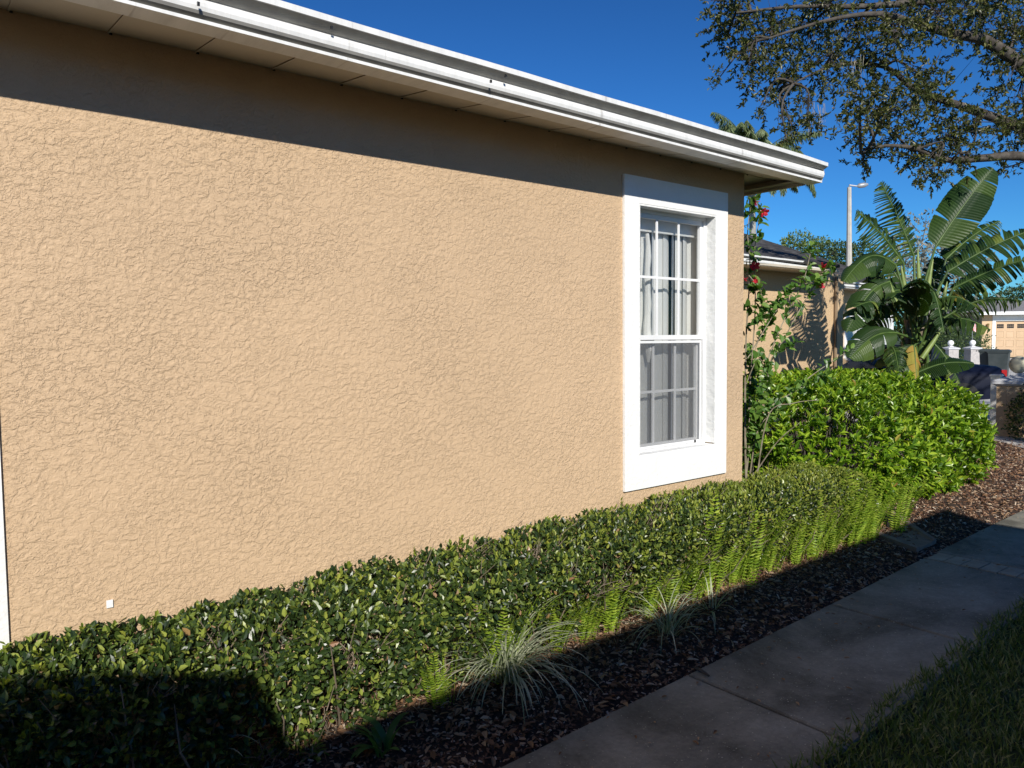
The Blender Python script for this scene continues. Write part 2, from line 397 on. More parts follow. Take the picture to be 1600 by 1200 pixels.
tag(b.build('leaf_litter', M_LITTER), 'dry brown fallen leaves scattered over mulch and path', 'leaf litter', kind='stuff')
b = MB(); n = 2600; x = rng.uniform(1.2, 6.5, n); l = np.vectorize(lambda q: path_edge(q)[0])(x)
y = l - .05 - rng.uniform(0, 1, n) * .72; up = rdir(n) * .3; up[:, 2] += 1; d = rdir(n); d[:, 2] = 0; s = rng.uniform(.003, .010, n)
b.inst(DIA_V, DIA_F, np.stack([x, y, np.full(n, .004)], 1), frames(d, up), np.stack([s * .6, s, s], 1))
tag(b.build('petal_debris', M_SPECK), 'tiny pale petals and seed bits dusted over the shaded path', 'debris', kind='stuff')
b = MB(); p0 = onz(1083, 1042, .012); p1 = onz(1108, 1056, .012)
b.tube([p0, (p0 + p1) / 2 + [0, 0, .004], p1], [.004, .010, .005], 5)
tag(b.build('fallen_twig', M_BARK), 'short dark stick lying on the near path slab', 'stick')

# lawn blades
b = MB(); n = 30000
x = rng.uniform(1.6, 8.6, n); r = np.vectorize(lambda q: path_edge(q)[1])(x)
y = r + .07 - rng.beta(1, 1.5, n) * np.minimum(1.6, .5 + x * .35)
d = rdir(n) * .75; d[:, 2] = np.abs(d[:, 2]) + .45; s = rng.uniform(.035, .085, n)
GR_V = [(-.5, 0, 0), (.5, 0, 0), (.4, .5, .06), (-.4, .5, .06), (0, 1, .22)]
pos = np.stack([x, y, np.full(n, -.012)], 1); R = frames(d, rdir(n))
sc_ = np.stack([np.full(n, .0075), s, s], 1)
b.inst(GR_V, [(0, 1, 2, 3)], pos, R, sc_)
b.inst([GR_V[3], GR_V[2], GR_V[4]], [(0, 1, 2)], pos, R, sc_)
tag(b.build('lawn_grass', M_GRASS), 'dark shaded lawn grass along the right side of the path', 'grass', kind='stuff')

# ------------------------------------------------------------ our house
WY = 3.12; WX = 4.567; SOF = 2.74
house = empty('stucco_house', (0, WY, 0), 'tan stucco house wall in front with white gutter and tall white framed window', 'house')
OX0, OX1, OZ0, OZ1 = 3.47, 4.235, .89, 2.422
b = MB()
t = .13
b.box(-7, OX0, WY, WY + t, -.1, SOF + .15); b.box(OX1, WX, WY, WY + t, -.1, SOF + .15)
b.box(OX0, OX1, WY, WY + t, -.1, OZ0); b.box(OX0, OX1, WY, WY + t, OZ1, SOF + .15)
b.box(WX - t, WX, WY + t, 12, -.1, SOF + .15); b.box(-7, WX - t, 12 - t, 12, -.1, SOF + .15); b.box(-7, -7 + t, WY + t, 12 - t, -.1, SOF + .15)
b.build('wall', M_STUC, house)
# the white surround: a flat raised band and rough reveals
sx0, sx1, sz0, sz1 = 3.343, 4.356, .684, 2.58; e = .018
b = MB()
def band(b, x0, x1, z0, z1, ix0, ix1, iz0, iz1, y0, y1):
    b.box(x0, ix0, y0, y1, z0, z1); b.box(ix1, x1, y0, y1, z0, z1)
    b.box(ix0, ix1, y0, y1, z0, iz0); b.box(ix0, ix1, y0, y1, iz1, z1)
band(b, sx0, sx1, sz0, sz1, OX0, OX1, OZ0, OZ1, WY - e, WY - .001)
sur = b.build('window_surround', M_TRIM, house)
b = MB(); q = .012
b.box(OX0, OX0 + q, WY - e + .002, WY + .085, OZ0 + q, OZ1 - q); b.box(OX1 - q, OX1, WY - e + .002, WY + .085, OZ0 + q, OZ1 - q)
b.box(OX0, OX1, WY - e + .002, WY + .085, OZ0, OZ0 + .004); b.box(OX0, OX1, WY - e + .002, WY + .085, OZ1 - q, OZ1)
M_REV = surf('rough_white_reveal', (.70, .71, .70), (.80, .80, .79), 9, .7, 26, .008)
b.build('window_reveal', M_REV, house)
win = MB(); fx0, fx1, fz0, fz1 = OX0 + q, OX1 - q, OZ0 + .004, OZ1 - q; fy = WY + .06
band(win, fx0, fx1, fz0, fz1, fx0 + .022, fx1 - .022, fz0 + .010, fz1 - .02, fy, fy + .06)
win = win.build('window', M_SASH, house)
zm = 1.60
def sash(name, z0, z1, y, scr=False):
    b = MB(); x0, x1 = fx0 + .022, fx1 - .022; s = .026
    band(b, x0, x1, z0, z1, x0 + s, x1 - s, z0 + .03, z1 - .03, y, y + .025)
    o = b.build(name, M_SASH, win)
    g = MB()
    w3 = (x1 - x0 - 2 * s) / 3
    for i in (1, 2): g.box(x0 + s + w3 * i - .008, x0 + s + w3 * i + .008, y + .004, y + .012, z0 + .03, z1 - .03)
    zc = (z0 + z1) / 2
    for i in range(3): g.box(x0 + s + w3 * i + (.008 if i else 0), x0 + s + w3 * (i + 1) - (.008 if i < 2 else 0), y + .005, y + .013, zc - .008, zc + .008)
    g.build('window_grille', M_SASH, win)
    p = MB(); p.add([(x0 + s, y + .016, z0 + .03), (x1 - s, y + .016, z0 + .03), (x1 - s, y + .016, z1 - .03), (x0 + s, y + .016, z1 - .03)], [(0, 1, 2, 3)]); p.build('pane', M_GLASS, win)
sash('upper_sash', zm, fz1 - .02, fy + .012)
sash('lower_sash', fz0 + .010, zm + .028, fy + .040, True)
b = MB(); x0, x1 = fx0 + .03, fx1 - .03
band(b, x0, x1, fz0 + .012, zm - .006, x0 + .012, x1 - .012, fz0 + .028, zm - .022, fy + .014, fy + .022); b.build('screen_frame', M_SASH, win)
b = MB(); b.box(x0 + .012, x1 - .012, fy + .017, fy + .019, fz0 + .028, zm - .022); b.build('insect_screen', M_SCREEN, win)
M_BLACK = surf('black_plastic', (.015, .015, .015), (.03, .03, .03), 5, .4)
for xx in (fx0 + .07, fx1 - .10):
    b = MB(); b.box(xx, xx + .014, fy + .008, fy + .014, fz0 + .012, fz0 + .028); b.build('screen_clip', M_BLACK, win)
# vertical blinds inside
bl = empty('vertical_blinds', ((fx0 + fx1) / 2, WY + .2, OZ0), 'white vertical blinds with a scalloped head hanging behind the tall window', 'blinds')
b = MB(); b.box(fx0 - .03, fx1 + .16, WY + .145, WY + .165, OZ1 - .13, OZ1 - .03); b.build('head_rail', M_BLIND, bl)
xs = np.linspace(fx0 + .02, fx1 + .22, 15)
for i, xx in enumerate(xs):
    a = math.radians([8, 20, -12, 28, 5, 34, -8, 20, 36, 10, 22, -15, 12, 30, 8][i]); w_ = .052; sl = []
    for k in range(6):
        u = (k / 5 - .5) * 2; cx = xx + u * w_ * math.cos(a) + .008 * (1 - u * u) * math.sin(a); cy = WY + .195 + u * w_ * math.sin(a) - .008 * (1 - u * u) * math.cos(a)
        sl.append((cx, cy))
    b = MB(); zt, zb = OZ1 - .12, OZ0 - .03
    sway = rng.normal() * .006
    v = [(x_, y_, zt) for x_, y_ in sl] + [(x_ + sway, y_, zb) for x_, y_ in sl] + [(x_, y_ + .0012, zt) for x_, y_ in sl] + [(x_ + sway, y_ + .0012, zb) for x_, y_ in sl]
    b.add(v, [(k, k + 1, 7 + k, 6 + k) for k in range(5)] + [(12 + k, 18 + k, 19 + k, 13 + k) for k in range(5)])
    b.build('slat', M_BLIND, bl, True)
# knotted cord or scarf hanging in the middle
b = MB(); cx = 3.73
pts = [(cx + .008 * math.sin(k * 1.3), WY + .142 + .004 * math.cos(k), 2.28 - k * .075) for k in range(12)]
b.tube(pts, [.012, .016, .02, .018, .022, .02, .024, .022, .026, .03, .024, .008], 8); tag(b.build('window_scarf', M_BLIND), 'twisted white cloth hanging in front of the blinds', 'cloth')
# white trim of another opening at the left edge of the picture
b = MB(); b.box(-1.9, .2325, WY - .012, WY - .001, .25, 2.5); tag(b.build('white_trim_board', M_TRIM, house))
# soffit, gutter, roof (the eave runs a little off parallel)
def gz(x): return 2.7035 - .0071 * (x - .5)          # its height: it falls gently to the far end
def ge(x): return 2.731 + .0105 * (x - .5)           # y of the gutter's lower front edge
XE = 4.965
b = MB(); fas = .10
xs = np.arange(-7, XE + .01, .305)
for xa, xb in zip(xs[:-1], xs[1:]):
    for u0, u1, dz in ((.0, .297, 0), (.297, .305, -.004)):
        a0, a1 = xa + u0, xa + u1
        v = [(a0, WY - .001 , SOF + dz), (a1, WY - .001, SOF + dz), (a1, ge(a1) + fas, gz(a1) + .011 + dz), (a0, ge(a0) + fas, gz(a0) + .011 + dz)]
        
        b.add(v, [(0, 1, 2, 3)])
sof = b.build('soffit', M_SOFF, house)
b = MB()     # end soffit, seams run the other way
for k in range(30):
    y0 = WY + k * .305
    b.box(WX + .001, XE - .03, y0 + .003, y0 + .302, SOF - .002, SOF + .01)
b.box(XE - .03, XE, ge(XE) + .12, 12.4, SOF - .069, SOF + .10)          # end fascia
b.box(XE - .10, XE - .03, ge(XE) + .14, 12.4, SOF - .05, SOF - .044)
b.build('end_soffit', M_SOFF, house)
for i in range(17):
    b = MB(); b.obox((-.29 + i * .305 + .003, WY - .006, SOF - .006), (1, 0, 0), (0, 1, 0), (0, 0, 1), .005, .003, .003); b.build('soffit_vent', M_BLACK, house)
def gutter_prof():
    # (outward, up) from the lower front bead
    return [(-.10, 0), (0, 0), (0, .012), (-.014, .0135), (-.012, .017), (.006, .026), (.012, .036), (.015, .050), (.014, .064), (.009, .075), (.000, .080), (-.002, .084),
            (.020, .097), (.040, .107), (.043, .110), (.044, .133), (.038, .136), (.034, .134), (.034, .113), (-.010, .090), (-.008, .05), (-.022, .020), (-.09, .012), (-.095, .132), (-.10, .132)]
def gutter(name, p0, p1, parent, out=(0, -1), endlip=.0):
    """sweep the profile from p0 to p1 (front bead line)"""
    b = MB(); pr = gutter_prof(); n = len(pr); p0 = np.array(p0, float); p1 = np.array(p1, float); o = np.array([out[0], out[1], 0.])
    m = 40; V = []
    for k in range(m + 1):
        c = p0 + (p1 - p0) * k / m
        dz = .0015 * math.sin(k * 1.7) + (-.006 if k == m else 0)
        for u, z in pr:
            V.append(c + o * u + np.array([0, 0, z * 1.0 + dz * (z > .09)]))
    b.add(V, [(k * n + i, k * n + (i + 1) % n, (k + 1) * n + (i + 1) % n, (k + 1) * n + i) for k in range(m) for i in range(n)])
    # end cap, slightly proud
    d = (p1 - p0) / np.linalg.norm(p1 - p0)
    cap = [p1 + o * u + d * .002 + np.array([0, 0, z]) for u, z in [(-.10, 0), (0, 0), (0, .011), (.006, .030), (.018, .055), (.011, .086), (.036, .108), (.038, .132), (-.1, .132)]]
    b.add(cap, [tuple(range(9))])
    groove_shade = np.tile([1 if i in (2, 3, 4, 5, 10, 11, 12, 13) else 0 for i in range(n)], m)  # lip underside and undercut faces take the painted shade
    return b.build(name, M_GUT, parent, False, M_GUTSHADE, groove_shade)
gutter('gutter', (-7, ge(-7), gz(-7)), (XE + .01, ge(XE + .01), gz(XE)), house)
for px, py in ((310, 6), (518, 43), (767, 127), (790, 119)):
    c = ony(px, py, 2.70); b = MB(); b.obox(c, (1, 0, 0), (0, 1, 0), (0, 0, 1), .004, .004, .006); b.build('gutter_screw', M_BLACK, house)
b = MB()     # hip roof
ez = SOF + .082; sl = .40
ey = ge(0) + .055; X0, X1, Y0, Y1 = -7.5, XE - .02, ey, 12.4
rz_ = ez + sl * (Y1 - Y0) / 2; hx = (Y1 - Y0) / 2
A = [(X0, ge(X0) + .055, gz(X0) + .122), (X1, ge(X1) + .055, gz(X1) + .122), (X1, Y1, ez), (X0, Y1, ez), (X0 + hx, (Y0 + Y1) / 2, rz_), (X1 - hx, (Y0 + Y1) / 2, rz_)]
B_ = [(x, y, z - .06) for x, y, z in A]
b.add(A + B_, [(0, 1, 5, 4), (2, 3, 4, 5), (6, 10, 11, 7), (8, 11, 10, 9), (0, 6, 7, 1), (1, 7, 8, 2), (2, 8, 9, 3), (3, 9, 6, 0)])
b.add(A + B_, [(1, 2, 5), (3, 0, 4), (7, 11, 8), (9, 10, 6)])
b.build('roof', M_SHING, house)
# small label and pencil marks on the wall
c = ony(171, 943, WY)
b = MB(); b.obox((c[0], WY - .004, c[2]), (1, 0, 0), (0, 1, 0), (0, 0, 1), .011, .003, .014)
tag(b.build('wall_tag', M_TRIM), 'small white square plate low on the stucco wall near its left end', 'plate')

# ------------------------------------------------------------ neighbour house behind the camera (throws the shade)
nb = empty('neighbour_house', (0, -3, 0), 'tan stucco house behind the lawn with overhanging eave and a bay added for its shadow', 'house')
EZ = 2.75
b = MB()
b.box(-9, 4.15, -9, -1.9, -.1, EZ + .02)
b.build('wall', M_STUC2, nb)
b = MB()
def slabpoly(b, pts, z0, z1):
    n = len(pts); v = [(x, y, z0) for x, y in pts] + [(x, y, z1) for x, y in pts]
    b.add(v, [(i, (i + 1) % n, n + (i + 1) % n, n + i) for i in range(n)]); b.add(v, [tuple(range(n))[::-1]]); b.add(v, [tuple(range(n, 2 * n))])
slabpoly(b, [(-9.5, -9.5), (4.72, -9.5), (4.72, -1.42), (-1.36, -1.56), (-1.20, -1.06), (-1.75, -.66), (-3.4, -.66), (-3.9, -1.5), (-9.5, -1.4)], EZ, EZ + .13)  # bay part of the outline is shaped to drop its shadow on the hedge
b.build('eave', M_SOFF, nb)
b = MB()
A = [(-9.5, -9.5, EZ + .132), (4.66, -9.5, EZ + .132), (4.66, -1.5, EZ + .132), (-9.5, -1.55, EZ + .132), (-5.5, -5.4, EZ + 1.5), (.6, -5.4, EZ + 1.5)]
b.add(A, [(0, 1, 5, 4), (2, 3, 4, 5)]); b.add(A, [(1, 2, 5), (3, 0, 4)])
b.build('roof', M_SHING, nb)
b = MB(); slabpoly(b, [(-1.6, -1.9), (-1.6, -1.4), (-1.95, -1.1), (-3.2, -1.1), (-3.5, -1.4), (-3.5, -1.9)], -.1, EZ - .002)
b.build('bay', M_STUC2, nb)  # unseen bay, made up to stand under the shadow-casting eave

# ------------------------------------------------------------ hedge
def hy_top(x): return np.interp(x, [-1, .7, 1.4, 2.3, 3.8, 4.9, 5.8], [2.70, 2.62, 2.57, 2.57, 2.61, 2.66, 2.72])
def hy_base(x): return np.interp(x, [-1, 1, 1.5, 2.5, 3.9, 5.7], [2.66, 2.62, 2.67, 2.77, 2.83, 2.80])
def hedge_pts(n, x0=-.8, x1=5.75):
    x = rng.uniform(x0, x1, n); u = rng.uniform(0, 1, n)
    yt, yb = hy_top(x), hy_base(x)
    P = np.stack([np.stack([np.full(n, 3.14), yt + .16, yt + .05, yt, yt * .6 + yb * .4, yb], 1), np.tile([.60, .59, .55, .46, .27, .07], (n, 1))], 2)
    ss = np.array([0, .42, .55, .68, .85, 1.0])
    k = np.clip(np.searchsorted(ss, u) - 1, 0, 4); f = (u - ss[k]) / (ss[k + 1] - ss[k])
    i = np.arange(n); a, c = P[i, k], P[i, k + 1]
    yz = a + (c - a) * f[:, None]; tn = norm(c - a); nr = np.stack([tn[:, 1], -tn[:, 0]], 1)   # outward (y,z)
    lump = .010 * np.sin(x * 5.1 + u * 6) + .010 * np.sin(x * 11.7 + 2 + u * 9) + .008 * np.sin(x * 23 + u * 21)
    N = np.stack([np.zeros(n), nr[:, 0], nr[:, 1]], 1)
    N[:, 1:] *= np.where(N[:, 2:3] < -.2, 1, 1)
    pos = np.stack([x, yz[:, 0], yz[:, 1]], 1)
    flip = (N[:, 1] > 0) & (N[:, 2] < .3); N[flip] *= -1
    pos[:, 2] += np.interp(x, [-1, .2, 1.5, 3, 4.6], [-.065, -.06, -.03, -.005, .01]) * np.clip(pos[:, 2] / .5, 0, 1)
    end = np.clip((x - 5.45) / .3, 0, 1)
    pos[:, 2] -= end ** 2 * .14; pos += N * lump[:, None]
    return pos, N
hd = empty('clipped_hedge', (2.5, 2.9, 0), 'long low dark green clipped hedge running along the foot of the stucco wall', 'hedge')
b = MB(); n = 72000
pos, N = hedge_pts(n)
holes, _ = hedge_pts(60, .2, 5.2); hr = rng.uniform(.03, .085, 60)     # thin woody patches left by the shears
keep = np.ones(n, bool)
for c_, r_ in zip(holes, hr): keep &= (np.linalg.norm(pos - c_, axis=1) > r_) | (rng.uniform(size=n) < .22)
pos, N = pos[keep], N[keep]; n = len(pos)
depth = rng.exponential(.035, n) + .02 * np.sin(pos[:, 0] * 31) * np.sin(pos[:, 1] * 37 + pos[:, 2] * 29); pos = pos - N * np.clip(depth, 0, .16)[:, None]
d = norm(N * rng.uniform(-.1, 1, n)[:, None] + rdir(n) * .8 + np.array([0, 0, .25])); up = norm(N + rdir(n) * .55)
s = rng.uniform(.016, .038, n) * np.interp(pos[:, 0], [0, 5], [1.15, .85])
R = frames(d, up); b.inst(LEAF_V, LEAF_F, pos, R, np.stack([s * .52, s, s], 1))
nf0 = sum(len(f) for f in b.f)
n = 11000; pos, N = hedge_pts(n, 2.2, 5.75); ok = (rng.uniform(size=n) < ((pos[:, 0] - 1.8) / 3.6) ** 1.5) & (N[:, 2] > -.5); pos, N = pos[ok], N[ok]; n = len(pos)
d = norm(N + rdir(n) * .7 + np.array([0, 0, .3])); s = rng.uniform(.015, .032, n)
b.inst(LEAF_V, LEAF_F, pos + N * .006, frames(d, norm(N + rdir(n) * .5)), np.stack([s * .45, s, s], 1))
# young shoots standing out of the top
n = 420; pos, N = hedge_pts(n); keep = (N[:, 2] > .5) | (rng.uniform(size=n) < .15); pos = pos[keep]; N = N[keep]; n = len(pos)
cl = (np.sin(pos[:, 0] * 3.7) + rng.normal(size=n) * .8) > .1; pos = pos[cl]; n = len(pos)
for p in pos:
    k = rng.integers(5, 9); t = np.array([rng.normal() * .3, rng.normal() * .3 - .1, 1.]); t /= np.linalg.norm(t); L = rng.uniform(.015, .05)
    pp = p + t * L * np.linspace(.1, 1, k)[:, None]; dd = norm(rdir(k) * .9 + t); s = rng.uniform(.016, .034, k)
    b.inst(LEAF_V, LEAF_F, pp, frames(dd, t + rdir(k) * .2), np.stack([s * .5, s, s], 1))
b.build('foliage', M_HEDGE, hd, False, M_HEDGEY, nf0)
b = MB()
for i in range(420):
    x = rng.uniform(-.6, 5.6); y = rng.uniform(float(hy_base(x)), 3.0); z0 = .05
    top = np.array([x + rng.normal() * .12, np.clip(y + rng.normal() * .15 - .08, float(hy_top(x)) - .005, 3.08), rng.uniform(.3, .54)])
    mid = (np.array([x, y, z0]) + top) / 2 + rng.normal(size=3) * .03
    b.tube([(x, y, z0), mid, top], [.005, .0035, .0015], 4, False)
for c_, r_ in zip(holes, hr):
    for _ in range(9):
        st_ = c_ + np.array([rng.normal() * r_ * .6, .06, -.10]); en = c_ + rng.normal(size=3) * r_ * .7
        b.tube([st_, (st_ + en) / 2 + rng.normal(size=3) * .012, en], [.003, .0022, .001], 4, False)
b.build('stems', M_TWIG, hd)

# ------------------------------------------------------------ bright bush beyond the hedge
BC = np.array([7.4, 4.05, .57]); BR = np.array([1.85, 1.2, .64])
def bush_pts(n):
    v = rdir(n); v[:, 2] = np.where(v[:, 2] < -.85, -v[:, 2], v[:, 2])
    e = 2.8
    r = (np.abs(v) ** e).sum(1) ** (-1 / e)
    p = v * r[:, None]
    nrm = norm(np.sign(p) * np.abs(p) ** (e - 1) / BR)
    a = np.arctan2(p[:, 1], p[:, 0])
    lump = 1 + .045 * np.sin(a * 5 + 1) + .035 * np.sin(a * 9 + p[:, 2] * 5) + .02 * np.sin(a * 17 + p[:, 2] * 11)
    return BC + p * BR * lump[:, None], nrm
bush = empty('leafy_bush', (BC[0], BC[1], 0), 'big rounded bright yellow green bush with long leaves beside the mulch', 'bush')
b = MB(); n = 6000
pos, N = bush_pts(n); pos = pos - N * rng.exponential(.075, n)[:, None]
axis = norm(N * .8 + rdir(n) * .35 + np.array([0, 0, .55]))
P, D, U, S = [], [], [], []
for k in range(7):
    a = norm(np.cross(axis, rdir(n))); op = rng.uniform(.35, 1.3, n)[:, None]
    D.append(norm(axis + a * op)); U.append(norm(axis - a * .4 + rdir(n) * .15)); P.append(pos + axis * rng.uniform(-.05, .02, n)[:, None]); S.append(rng.uniform(.046, .082, n))
P, D, U, S = map(np.concatenate, (P, D, U, S)); ok = P[:, 2] > .07; P, D, U, S = P[ok], D[ok], U[ok], S[ok]
b.inst(LEAF_V, LEAF_F, P, frames(D, U), np.stack([S * .36, S, S * 1.2], 1)); b.build('foliage', M_BUSH, bush)
b = MB()
pos, N = bush_pts(260)
for p in pos:
    root = np.array([BC[0] + (p[0] - BC[0]) * .3, BC[1] + (p[1] - BC[1]) * .3, .05]); m_ = root * .5 + p * .5 + rng.normal(size=3) * .06 - [0, 0, .05]
    b.tube([root, m_, p - (p - root) * .12], [.012, .007, .003], 4, False)
b.build('branches', M_BARK, bush)

# ------------------------------------------------------------ sword ferns
def frond_mesh(L, lean, az, k=26, wid=.034):
    b = MB(); t = np.linspace(0, 1, k)
    a = lean * (0.45 + 1.0 * t ** 1.6); ds = L / (k - 1)
    out = np.cumsum(np.sin(a)) * ds; zz = np.cumsum(np.cos(a)) * ds
    h = np.array([math.cos(az), math.sin(az), 0]); pts = out[:, None] * h + zz[:, None] * np.array([0, 0, 1])
    b.tube(pts, np.linspace(.0016, .0006, k), 3, False)
    T = norm(np.gradient(pts, axis=0)); side = np.array([-math.sin(az), math.cos(az), 0]); nr = np.cross(side, T)
    w_ = wid * (np.sin(np.pi * np.clip(t * .93 + .10, 0, 1)) ** .55)
    for s_ in (-1, 1):
        d = norm(side * s_ + T * .28 + nr * -.12 + rng.normal(size=(k, 3)) * .06)
        b.inst(DIA_V, DIA_F, pts, frames(d, nr + rng.normal(size=(k, 3)) * .12), np.stack([np.full(k, ds * .56), w_, w_], 1))
    return b
FV = []
def make_fern(v, loc, label, scale, rz):
    o = empty('sword_fern', loc, label, 'fern', 'sword ferns along the foot of the hedge', rz)
    if len(FV) <= v:
        ch = []
        o.rotation_euler = (0, 0, 0)
        n = 10 + v
        for i in range(n):
            az = rng.uniform(math.pi * 1.0, math.pi * 2.05); lean = rng.uniform(.10, .85)
            m = frond_mesh(rng.uniform(.28, .50), lean, az, 24, .042)
            for q_ in m.v: q_ += np.array([rng.normal() * .035, rng.normal() * .02, 0])
            me = m.build('frond', M_FERN).data; tmp = bpy.data.objects[-1] if False else None
            ch.append(me)
        for ob in [x for x in bpy.data.objects if x.type == 'MESH' and x.data in ch]: bpy.data.objects.remove(ob)
        FV.append(ch); o.rotation_euler = (0, 0, rz)
    for me in FV[v]:
        c = bpy.data.objects.new('frond', me); COL.objects.link(c); c.parent = o
    o.scale = (scale,) * 3
    return o
ferns = [  # px of base, size
    (640, 1072, .55), (735, 1040, .8), (790, 985, .7), (905, 1000, .85), (945, 985, 1.0), (985, 958, .9), (1020, 945, .85), (1062, 930, .95), (1100, 925, 1.0), (1128, 912, .8),
    (1165, 912, .9), (1195, 893, 1.05), (1222, 878, .95), (1240, 868, 1.1), (1268, 858, 1.0), (1285, 842, 1.1), (1310, 848, 1.15), (1332, 838, 1.2), (1352, 820, 1.0)]
NUM = ['', 'second', 'third', 'fourth', 'fifth', 'sixth', 'seventh', 'eighth', 'ninth', 'tenth', 'eleventh', 'twelfth', 'thirteenth', 'fourteenth', 'fifteenth', 'sixteenth', 'seventeenth', 'eighteenth', 'nineteenth']
for i, (px, py, s) in enumerate(ferns):
    p = onz(px, py, .06); p[1] = min(p[1], float(hy_base(p[0])) - .06)
    lab = 'small fern frond tuft nearest the camera at the foot of the hedge' if i == 0 else \
        ('sword fern at the far end of the hedge beside the splash block' if i == len(ferns) - 1 else
         f'bright green sword fern at the hedge foot, {NUM[i]} from the near end of the row')
    make_fern(i % 4, (p[0], p[1], .05), lab, s * (1.18 + .12 * (px > 1000)) * (.88 if px > 1260 else 1) * rng.uniform(.78, 1.2), rng.uniform(-.5, .5))
topf = [((1200, 735), .62, 1.0), ((1250, 730), .6, 1.1), ((1290, 728), .58, 1.1), ((1325, 745), .5, 1.0)]
for i, (pp, z, s) in enumerate(topf):
    p = onz(*pp, z - .05); p[1] = min(p[1], 3.6)
    make_fern(i % 4, (p[0], p[1], z - .38), ['fern rising behind the hedge top next to the wall corner', 'fern rising from the hedge top left of the bright bush', 'tall fern growing through the far end of the hedge top', 'fern against the bright bush at the hedge end'][i], s * .98, i * 1.7)

# ------------------------------------------------------------ arching grass-like plants
def blade_clump(name, loc, n, L0, L1, wd, mat, label, cat, erect=.5, group=None):
    b = MB(); loc = np.array(loc)
    k = 9
    for i in range(n):
        az = rng.uniform(0, 2 * math.pi); L = rng.uniform(L0, L1); th0 = rng.uniform(.05, 1.0) * (1.1 - erect * .6)
        th = th0 + np.linspace(0, 1, k) ** 1.3 * rng.uniform(.9, 2.1)
        ds = L / (k - 1); r = np.cumsum(np.sin(th)) * ds; z = np.cumsum(np.cos(th)) * ds
        h = np.array([math.cos(az), math.sin(az), 0]); side = np.array([-math.sin(az), math.cos(az), 0]) * 1.0
        base = loc + np.array([rng.normal() * .015, rng.normal() * .015, 0])
        P = base + r[:, None] * h + z[:, None] * np.array([0, 0, 1]); P[:, 2] = np.maximum(P[:, 2], .012 + .01 * rng.uniform())
        ww = wd * np.sin(np.pi * np.linspace(.12, .985, k)) ** .6 * rng.uniform(.7, 1.1) * .5
        V = np.concatenate([P - side * ww[:, None], P + side * ww[:, None]])
        b.add(V, [(j, j + 1, k + j + 1, k + j) for j in range(k - 1)])
    return tag(b.build(name, mat), label, cat, group)
blade_clump('spider_grass', onz(790, 1075, .05), 230, .26, .50, .0075, M_LIRI, 'pale striped arching grass clump at the edge of the sunlight', 'plant', .5, 'variegated grass clumps')
blade_clump('spider_grass', onz(1045, 1000, .04), 55, .22, .38, .0065, M_LIRI, 'pale striped grass clump drooping in the shade below the ferns', 'plant', .4, 'variegated grass clumps')
blade_clump('spider_grass', onz(330, 1215, .05), 20, .22, .36, .007, M_LIRI, 'thin straggly grass clump in the dark shade at bottom left', 'plant', .6, 'variegated grass clumps')
blade_clump('spider_grass', onz(1110, 960, .04), 24, .2, .36, .006, M_LIRI, 'thin shaded grass wisps between the fern row and the path', 'plant', .2, 'variegated grass clumps')
blade_clump('strap_leaf_plant', onz(598, 1185, .03), 11, .13, .22, .030, M_STRAP, 'small strap leaved plant with broad green blades by the shade edge', 'plant', .9)
blade_clump('rosette_succulent', onz(485, 1185, .05), 34, .04, .08, .016, M_HEDGEY, 'small pale leafy seedling at the near foot of the hedge', 'plant', .6)
blade_clump('yellow_plant', onz(1540, 722, .03), 60, .08, .17, .02, M_YEL, 'small bright yellow plant at the edge of the mulch', 'plant', .6)

# ------------------------------------------------------------ splash block and drain pipe
def quadmap(u, v):   # trough local frame: u across, v along (away from wall to path)
    p00, p10, p01, p11 = onz(1352, 838, .05)[:2], onz(1395, 806, .05)[:2], onz(1432, 862, .02)[:2], onz(1463, 848, .02)[:2]
    return (1 - v) * ((1 - u) * p00 + u * p10) + v * ((1 - u) * p01 + u * p11)
b = MB(); secs = []
prof_u = [0, .0, .12, .2, .8, .88, 1.0, 1.0]
for v in np.linspace(0, 1, 7):
    low = .05 - .025 * v
    zz = [.0, .085 - .05 * v, .085 - .05 * v, low, low, .085 - .05 * v, .085 - .05 * v, 0]
    for u, z in zip(prof_u, zz):
        p = quadmap(u, v); secs.append((p[0], p[1], .015 + z))
k = 8
b.add(secs, [(i * k + j, i * k + j + 1, (i + 1) * k + j + 1, (i + 1) * k + j) for i in range(6) for j in range(k - 1)])
b.add(secs[-8:], [(0, 1, 2, 3), (0, 3, 4, 7), (4, 5, 6, 7)])
M_SPL = surf('weathered_splash_block', (.17, .12, .095), (.27, .20, .165), 12, .85, 60, .002)
tag(b.build('splash_block', M_SPL), 'brownish concrete splash block trough lying between bush and path', 'splash block')
b = MB(); a = quadmap(.5, -.45); c = quadmap(.5, .30); pts = [np.array([*(a * (1 - t) + c * t), .135 - .03 * t]) for t in np.linspace(0, 1, 22)]
b.tube(pts, [.052 + .006 * (i % 2) for i in range(22)], 12)
tag(b.build('drain_pipe', M_BLACK), 'black ribbed drain pipe emptying into the splash block', 'pipe')

